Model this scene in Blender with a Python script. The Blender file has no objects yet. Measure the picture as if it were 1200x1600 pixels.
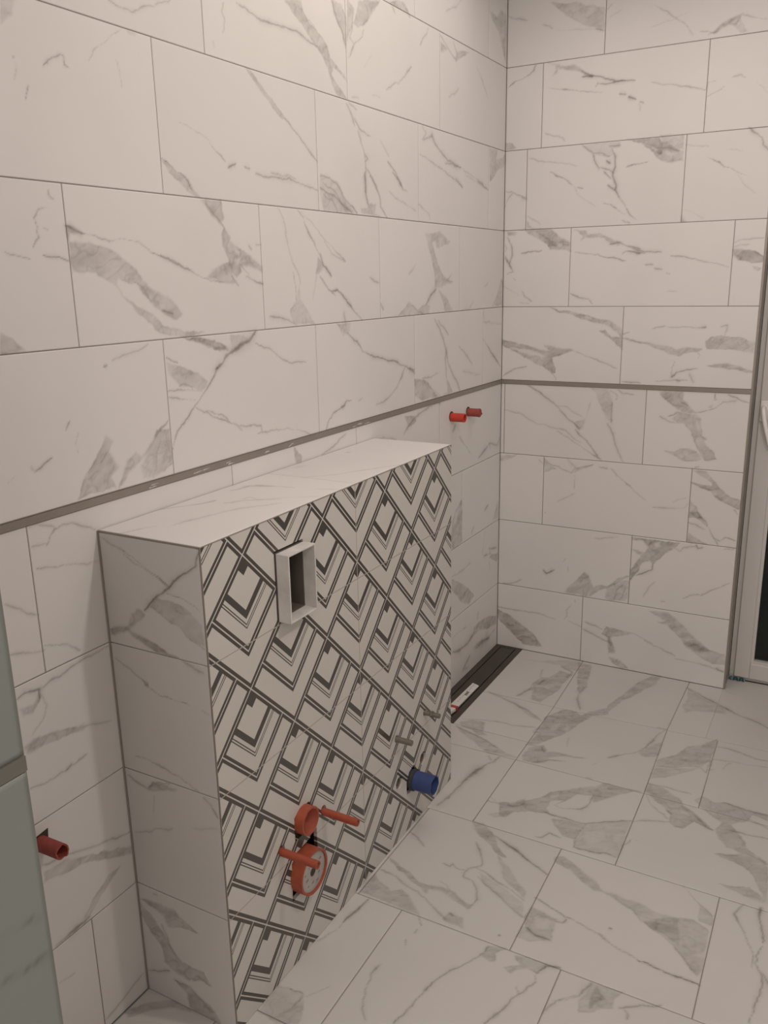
import bpy, math, random
import numpy as np
from mathutils import Vector, Matrix
from mathutils.geometry import tessellate_polygon

scene = bpy.context.scene
COL = scene.collection

# ------------------------------------------------------------------ camera
CAM_POS = Vector((1.33531, -3.41711, 1.63037))
PITCH, YAW, ROLL = -0.26526, 0.511743, -0.019416
fw = Vector((-math.sin(YAW) * math.cos(PITCH), math.cos(YAW) * math.cos(PITCH), math.sin(PITCH)))
rt = Vector((math.cos(YAW), math.sin(YAW), 0))
up = rt.cross(fw)
r2 = rt * math.cos(ROLL) + up * math.sin(ROLL)
u2 = up * math.cos(ROLL) - rt * math.sin(ROLL)
cam_d = bpy.data.cameras.new('camera')
cam = bpy.data.objects.new('camera', cam_d)
COL.objects.link(cam)
cam.matrix_world = Matrix(((r2.x, u2.x, -fw.x, CAM_POS.x), (r2.y, u2.y, -fw.y, CAM_POS.y),
                           (r2.z, u2.z, -fw.z, CAM_POS.z), (0, 0, 0, 1)))
cam_d.sensor_fit = 'VERTICAL'
cam_d.sensor_height = 32.0
cam_d.lens = 1330.45 / 1600 * 32.0
cam_d.clip_start = 0.02
scene.camera = cam

# ------------------------------------------------------------------ world, lamp, exposure
world = bpy.data.worlds.new('world')
scene.world = world
world.use_nodes = True
world.node_tree.nodes['Background'].inputs[0].default_value = (0.02, 0.025, 0.03, 1)
world.node_tree.nodes['Background'].inputs[1].default_value = 1.0
scene.view_settings.view_transform = 'Standard'
scene.view_settings.look = 'None'
scene.view_settings.exposure = 0.0
scene.view_settings.gamma = 1.0
scene.view_settings.use_curve_mapping = False

WARM = (1.0, 0.862, 0.775)
lamp_d = bpy.data.lights.new('hanging_bulb_light', 'POINT')
lamp_d.energy = 24.5
lamp_d.color = WARM
lamp_d.shadow_soft_size = 0.04
lamp = bpy.data.objects.new('hanging_bulb_light', lamp_d)
lamp.location = (1.41, -1.925, 2.22)
COL.objects.link(lamp)

def area_light(name, energy, sx, sy, loc, rot, color=WARM):
    d = bpy.data.lights.new(name, 'AREA')
    d.energy = energy; d.color = color; d.shape = 'RECTANGLE'; d.size = sx; d.size_y = sy
    o = bpy.data.objects.new(name, d)
    o.location = loc; o.rotation_euler = rot
    COL.objects.link(o)
area_light('shower_bounce_fill', 7.6, 1.2, 1.2, (0.7, -1.0, 2.68), (0, 0, 0))  # added fill standing in for bounced light, no fixture here
area_light('entrance_bounce_fill', 14.0, 1.0, 1.0, (1.7, -3.9, 2.68), (0, 0, 0))  # added unseen fill for the entrance end, a stand-in for bounce
area_light('rear_fill', 13.0, 1.0, 1.6, (1.7, -4.5, 1.6), (math.radians(90), 0, 0))  # added soft fill behind the camera, not an actual lamp

# ------------------------------------------------------------------ measurements (metres)
D = 0.2719          # depth of the boxed half wall
YN, YF = -2.242, -1.099
H = 1.147
TRIM0, TRIM1 = 1.200, 1.216
WB = 0.985          # right edge of the back wall
CEIL = 2.72
RX, FY = 2.7, -4.6
NX, NY = 0.702, -2.972   # near return wall

# ------------------------------------------------------------------ materials
def mat(name, color, rough=0.5, metal=0.0, spec=0.5, bump=None, noise=None):
    m = bpy.data.materials.new(name)
    m.use_nodes = True
    nt = m.node_tree
    b = nt.nodes['Principled BSDF']
    b.inputs['Base Color'].default_value = (*color, 1)
    b.inputs['Roughness'].default_value = rough
    b.inputs['Metallic'].default_value = metal
    b.inputs['Specular IOR Level'].default_value = spec
    if noise:
        sc, amt = noise
        tc = nt.nodes.new('ShaderNodeTexCoord')
        n = nt.nodes.new('ShaderNodeTexNoise')
        n.inputs['Scale'].default_value = sc
        n.inputs['Detail'].default_value = 5
        nt.links.new(tc.outputs['Object'], n.inputs['Vector'])
        mx = nt.nodes.new('ShaderNodeMix')
        mx.data_type = 'RGBA'
        mx.inputs[6].default_value = (*color, 1)
        mx.inputs[7].default_value = tuple(c * (1 - amt) for c in color) + (1,)
        nt.links.new(n.outputs['Fac'], mx.inputs[0])
        nt.links.new(mx.outputs[2], b.inputs['Base Color'])
    if bump:
        sc, st = bump
        tc = nt.nodes.new('ShaderNodeTexCoord')
        n = nt.nodes.new('ShaderNodeTexNoise')
        n.inputs['Scale'].default_value = sc
        nt.links.new(tc.outputs['Object'], n.inputs['Vector'])
        bp = nt.nodes.new('ShaderNodeBump')
        bp.inputs['Strength'].default_value = st
        bp.inputs['Distance'].default_value = 0.002
        nt.links.new(n.outputs['Fac'], bp.inputs['Height'])
        nt.links.new(bp.outputs['Normal'], b.inputs['Normal'])
    return m

def marble_mat():
    m = bpy.data.materials.new('marble_tile')
    m.use_nodes = True
    nt = m.node_tree
    N, Lk = nt.nodes, nt.links
    b = N['Principled BSDF']
    at = N.new('ShaderNodeAttribute'); at.attribute_name = 'vein'
    tn = N.new('ShaderNodeAttribute'); tn.attribute_name = 'tone'
    tc = N.new('ShaderNodeTexCoord')
    n1 = N.new('ShaderNodeTexNoise'); n1.inputs['Scale'].default_value = 55; n1.inputs['Detail'].default_value = 4
    n2 = N.new('ShaderNodeTexNoise'); n2.inputs['Scale'].default_value = 2.2; n2.inputs['Detail'].default_value = 6
    Lk.new(tc.outputs['Object'], n1.inputs['Vector']); Lk.new(tc.outputs['Object'], n2.inputs['Vector'])
    mr = N.new('ShaderNodeMapRange')
    mr.inputs['From Min'].default_value = 0.3; mr.inputs['From Max'].default_value = 0.7
    mr.inputs['To Min'].default_value = 0.82; mr.inputs['To Max'].default_value = 1.12
    Lk.new(n1.outputs['Fac'], mr.inputs['Value'])
    mu = N.new('ShaderNodeMath'); mu.operation = 'MULTIPLY'; mu.use_clamp = True
    Lk.new(at.outputs['Fac'], mu.inputs[0]); Lk.new(mr.outputs['Result'], mu.inputs[1])
    base = N.new('ShaderNodeMix'); base.data_type = 'RGBA'
    base.inputs[6].default_value = (0.74, 0.735, 0.725, 1)
    base.inputs[7].default_value = (0.70, 0.695, 0.685, 1)
    mr2 = N.new('ShaderNodeMapRange')
    mr2.inputs['From Min'].default_value = 0.45; mr2.inputs['From Max'].default_value = 0.75
    Lk.new(n2.outputs['Fac'], mr2.inputs['Value']); Lk.new(mr2.outputs['Result'], base.inputs[0])
    mx = N.new('ShaderNodeMix'); mx.data_type = 'RGBA'
    Lk.new(mu.outputs[0], mx.inputs[0]); Lk.new(base.outputs[2], mx.inputs[6])
    mx.inputs[7].default_value = (0.165, 0.138, 0.117, 1)
    hs = N.new('ShaderNodeMix'); hs.data_type = 'RGBA'; hs.blend_type = 'MULTIPLY'; hs.inputs[0].default_value = 1
    Lk.new(mx.outputs[2], hs.inputs[6]); Lk.new(tn.outputs['Color'], hs.inputs[7])
    Lk.new(hs.outputs[2], b.inputs['Base Color'])
    b.inputs['Roughness'].default_value = 0.42
    b.inputs['Specular IOR Level'].default_value = 0.4
    return m

M = {
    'grout': mat('grout', (0.33, 0.305, 0.27), 0.9, noise=(40, 0.15)),
    'metal_strip': mat('brushed_steel', (0.36, 0.33, 0.295), 0.42, 0.55, noise=(30, 0.15)),
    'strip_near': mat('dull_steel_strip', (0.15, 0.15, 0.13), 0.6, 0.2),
    'profile': mat('steel_profile', (0.36, 0.33, 0.29), 0.45, 0.4),
    'joint': mat('silicone_joint', (0.30, 0.27, 0.235), 0.7),
    'plaster': mat('white_plaster', (0.55, 0.54, 0.53), 0.85, bump=(60, 0.2)),
    'reveal': mat('reveal_plaster', (0.42, 0.39, 0.35), 0.7),
    'pvc': mat('window_pvc', (0.62, 0.615, 0.60), 0.35),
    'pvc_white': mat('white_plastic_handle', (0.85, 0.84, 0.82), 0.3),
    'dark': mat('painted_hole_shade', (0.05, 0.042, 0.035), 0.9),  # flat dark colour painted as the shade inside holes
    'cavity': mat('shaded_gypsum_core', (0.10, 0.085, 0.07), 0.9, noise=(30, 0.4)),  # core coloured dark so the tile holes show a shaded inside
    'sleeve': mat('grey_white_plastic', (0.76, 0.75, 0.73), 0.55, noise=(35, 0.35)),
    'sleeve_in': mat('dusty_shaded_inside', (0.13, 0.115, 0.10), 0.7, noise=(20, 0.3)),  # colour darkened so the recess looks deep and shaded
    'orange': mat('orange_plastic', (0.44, 0.10, 0.05), 0.5, noise=(60, 0.3)),
    'orange_rod': mat('orange_tube', (0.42, 0.092, 0.05), 0.5, noise=(90, 0.3)),
    'orange_in': mat('orange_plastic_inside', (0.42, 0.12, 0.08), 0.6),
    'cap': mat('grey_cap_disc', (0.50, 0.49, 0.47), 0.5, noise=(45, 0.35)),
    'print': mat('printed_grey_ink', (0.30, 0.20, 0.17), 0.6),
    'red': mat('red_plastic', (0.55, 0.045, 0.025), 0.4),
    'red_dusty': mat('dusty_red_plastic', (0.42, 0.085, 0.07), 0.7, noise=(130, 0.5)),
    'blue': mat('blue_plastic', (0.045, 0.08, 0.24), 0.45, noise=(50, 0.35)),
    'rubber': mat('dark_rubber', (0.045, 0.045, 0.04), 0.6),
    'zinc': mat('dusty_zinc', (0.30, 0.28, 0.24), 0.45, 0.6, noise=(80, 0.4)),
    'brass': mat('dull_brass', (0.28, 0.22, 0.12), 0.4, 0.7, noise=(80, 0.4)),
    'drain': mat('dark_anodised_metal', (0.075, 0.068, 0.055), 0.4, 0.3, noise=(12, 0.2)),
    'drain_frame': mat('bronze_grey_frame', (0.085, 0.074, 0.062), 0.45, 0.3, noise=(18, 0.25)),
    'slot': mat('drain_slot', (0.012, 0.009, 0.007), 0.8),
    'paper': mat('white_paper', (0.78, 0.77, 0.75), 0.6, noise=(60, 0.12)),
    'paper_red': mat('red_print', (0.42, 0.06, 0.05), 0.6),
    'ink': mat('black_ink', (0.08, 0.08, 0.08), 0.6),
    'film': mat('light_blue_film', (0.20, 0.28, 0.30), 0.35),
    'film_ink': mat('dark_blue_ink', (0.02, 0.06, 0.085), 0.4),
}
M['marble'] = marble_mat()

gl = bpy.data.materials.new('door_glass')
gl.use_nodes = True
_b = gl.node_tree.nodes['Principled BSDF']
_b.inputs['Base Color'].default_value = (0.55, 0.6, 0.56, 1)
_b.inputs['Roughness'].default_value = 0.03
_b.inputs['Transmission Weight'].default_value = 1.0
_b.inputs['IOR'].default_value = 1.3
M['glass'] = gl

# ---- art-deco patterned tile, everything computed from the position on the panel
def deco_mat():
    m = bpy.data.materials.new('art_deco_pattern_tile')
    m.use_nodes = True
    nt = m.node_tree
    N, Lk = nt.nodes, nt.links
    bs = N['Principled BSDF']
    def mth(op, a, b=None, c=None):
        n = N.new('ShaderNodeMath'); n.operation = op
        for i, v in enumerate((a, b, c)):
            if v is None: continue
            if isinstance(v, (int, float)): n.inputs[i].default_value = v
            else: Lk.new(v, n.inputs[i])
        return n.outputs[0]
    tc = N.new('ShaderNodeTexCoord')
    sp = N.new('ShaderNodeSeparateXYZ')
    Lk.new(tc.outputs['Object'], sp.inputs[0])
    y, z = sp.outputs['Y'], sp.outputs['Z']
    u = mth('ADD', y, 2.1175)
    v = mth('SUBTRACT', z, 1.096)
    s = mth('DIVIDE', mth('ADD', u, v), 0.30)
    t = mth('DIVIDE', mth('SUBTRACT', u, v), 0.30)
    a = mth('FRACT', mth('MULTIPLY', s, -1))
    b = mth('FRACT', t)
    mm = mth('MAXIMUM', a, b)
    def between(x, lo, hi):
        return mth('MULTIPLY', mth('GREATER_THAN', x, lo), mth('LESS_THAN', x, hi))
    da = mth('MINIMUM', a, mth('SUBTRACT', 1, a))
    db = mth('MINIMUM', b, mth('SUBTRACT', 1, b))
    d0 = mth('MINIMUM', da, db)
    d1 = mth('ABSOLUTE', mth('SUBTRACT', mm, 0.71))
    dark = between(d0, -1, 0.043)
    dark = mth('MAXIMUM', dark, between(d1, -1, 0.040))
    dark = mth('MAXIMUM', dark, between(mth('MAXIMUM', a, b), -1, 0.147))
    dark = mth('MAXIMUM', dark, between(mm, 0.40, 0.467))
    dark = mth('MAXIMUM', dark, between(mm, 0.503, 0.515))
    dark = mth('MAXIMUM', dark, between(mm, 0.529, 0.541))
    white = mth('MAXIMUM', mth('LESS_THAN', d0, 0.0068), mth('LESS_THAN', d1, 0.0068))
    # keep the dark corner square closed against its border lines
    dark = mth('MULTIPLY', dark, mth('SUBTRACT', 1, white))
    # joints between the 60 x 30 cm tiles
    jz = mth('ABSOLUTE', mth('SUBTRACT', mth('FRACT', mth('ADD', mth('DIVIDE', z, 0.3), 0.5)), 0.5))
    jy = mth('ABSOLUTE', mth('ADD', y, 1.668))
    joint = mth('MAXIMUM', mth('LESS_THAN', jz, 0.0042), mth('LESS_THAN', jy, 0.0013))
    mx = N.new('ShaderNodeMix'); mx.data_type = 'RGBA'
    Lk.new(dark, mx.inputs[0])
    mx.inputs[6].default_value = (0.60, 0.59, 0.56, 1)
    mx.inputs[7].default_value = (0.072, 0.068, 0.062, 1)
    mj = N.new('ShaderNodeMix'); mj.data_type = 'RGBA'
    Lk.new(joint, mj.inputs[0]); Lk.new(mx.outputs[2], mj.inputs[6])
    mj.inputs[7].default_value = (0.42, 0.385, 0.335, 1)
    Lk.new(mj.outputs[2], bs.inputs['Base Color'])
    Lk.new(mth('ADD', mth('MULTIPLY', dark, -0.16), 0.46), bs.inputs['Roughness'])
    bp = N.new('ShaderNodeBump'); bp.inputs['Distance'].default_value = 0.001; bp.inputs['Strength'].default_value = 0.5
    Lk.new(mth('SUBTRACT', 1, joint), bp.inputs['Height'])
    Lk.new(bp.outputs['Normal'], bs.inputs['Normal'])
    return m
M['deco'] = deco_mat()

# ------------------------------------------------------------------ mesh helpers
def tag(o, label=None, cat=None, group=None, kind=None):
    if label: o['label'] = label
    if cat: o['category'] = cat
    if group: o['group'] = group
    if kind: o['kind'] = kind
    return o

def empty(name, loc):
    o = bpy.data.objects.new(name, None)
    o.location = loc
    o.empty_display_size = 0.05
    COL.objects.link(o)
    return o

class MB:
    """collects shapes (world coordinates) into one mesh"""
    def __init__(self): self.v = []; self.f = []; self.mi = []
    def add(self, vs, fs, mi=0):
        k = len(self.v); self.v += [tuple(p) for p in vs]
        self.f += [tuple(i + k for i in f) for f in fs]; self.mi += [mi] * len(fs)
        return self
    def box(self, x0, x1, y0, y1, z0, z1, mi=0):
        vs = [(x, y, z) for x in (x0, x1) for y in (y0, y1) for z in (z0, z1)]
        return self.add(vs, [(0, 1, 3, 2), (4, 6, 7, 5), (0, 4, 5, 1), (2, 3, 7, 6), (0, 2, 6, 4), (1, 5, 7, 3)], mi)
    def lathe_x(self, cy, cz, prof, n=40, mi=0, tilt=(0, 0)):
        """prof: list of (x, r); revolved about the x axis through (cy, cz)"""
        vs, fs = [], []
        x0 = prof[0][0]
        for (x, r) in prof:
            for i in range(n):
                a = 2 * math.pi * i / n
                vs.append((x, cy + r * math.cos(a) + tilt[0] * (x - x0), cz + r * math.sin(a) + tilt[1] * (x - x0)))
        for j in range(len(prof) - 1):
            for i in range(n):
                fs.append((j * n + i, j * n + (i + 1) % n, (j + 1) * n + (i + 1) % n, (j + 1) * n + i))
        if prof[0][1] > 1e-6: fs.append(tuple(range(n - 1, -1, -1)))
        if prof[-1][1] > 1e-6: fs.append(tuple((len(prof) - 1) * n + i for i in range(n)))
        return self.add(vs, fs, mi)
    def build(self, name, mats, parent=None, smooth=False, bevel=0.0):
        me = bpy.data.meshes.new(name)
        me.from_pydata(self.v, [], self.f)
        if not isinstance(mats, (list, tuple)): mats = [mats]
        for m in mats: me.materials.append(m)
        me.polygons.foreach_set('material_index', self.mi)
        me.update()
        o = bpy.data.objects.new(name, me)
        COL.objects.link(o)
        if parent is not None:
            o.parent = parent
            o.matrix_parent_inverse = Matrix.Translation(-Vector(parent.location))
        if smooth:
            me.polygons.foreach_set('use_smooth', [True] * len(me.polygons))
            try: me.set_sharp_from_angle(angle=math.radians(35))
            except Exception: pass
        if bevel:
            md = o.modifiers.new('bevel', 'BEVEL'); md.width = bevel; md.segments = 3; md.limit_method = 'ANGLE'
        return o

def tube(mb, cy, cz, x0, x1, ro, ri, n=40, mi=0, mi_in=0, jag=0.0, depth=None, seed=1, tilt=(0, 0)):
    """open pipe pointing in +x, optional ragged mouth; depth = how deep the bore is seen"""
    rnd = random.Random(seed)
    depth = depth or (x1 - x0)
    vs, fs, ms = [], [], []
    jit = [0.0] * n
    if jag:
        val = 0
        for i in range(n):
            if i % 3 == 0: val = -rnd.random() * jag
            jit[i] = val
    rings = [(x0, ro, 0), (x1 - 0.3 * (x1 - x0), ro, 0), (x1, ro, 1), (x1, ri, 1), (x1 - depth * 0.98, ri, 0)]
    for (x, r, j) in rings:
        for i in range(n):
            a = 2 * math.pi * i / n
            xx = x + (jit[i] if j else 0)
            vs.append((xx, cy + r * math.cos(a) + tilt[0] * (xx - x0), cz + r * math.sin(a) + tilt[1] * (xx - x0)))
    for q in range(len(rings) - 1):
        for i in range(n):
            fs.append((q * n + i, q * n + (i + 1) % n, (q + 1) * n + (i + 1) % n, (q + 1) * n + i))
            ms.append(mi if q < 3 else mi_in)
    fs.append(tuple(4 * n + i for i in range(n))); ms.append(mi_in)
    k = len(mb.v); mb.v += vs; mb.f += [tuple(i + k for i in f) for f in fs]; mb.mi += ms
    return mb

def fbm(u, v, seed, cell, octs=3):
    """smooth value noise in [-1, 1], vectorised"""
    out = np.zeros_like(u); amp = 1.0; tot = 0
    for o in range(octs):
        c = cell / (2 ** o)
        x = u / c + 100.0; y = v / c + 100.0
        xi = np.floor(x).astype(np.int64); yi = np.floor(y).astype(np.int64)
        fx = x - xi; fy = y - yi
        fx = fx * fx * (3 - 2 * fx); fy = fy * fy * (3 - 2 * fy)
        def h(a, b):
            n = (a * 374761393 + b * 668265263 + (seed + o * 17) * 974634777) & 0x7fffffff
            n = ((n ^ (n >> 13)) * 1274126177) & 0x7fffffff
            return ((n ^ (n >> 16)) & 0xffff) / 32767.5 - 1
        r = (h(xi, yi) * (1 - fx) + h(xi + 1, yi) * fx) * (1 - fy) + (h(xi, yi + 1) * (1 - fx) + h(xi + 1, yi + 1) * fx) * fy
        out += r * amp; tot += amp; amp *= 0.5
    return out / tot

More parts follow.
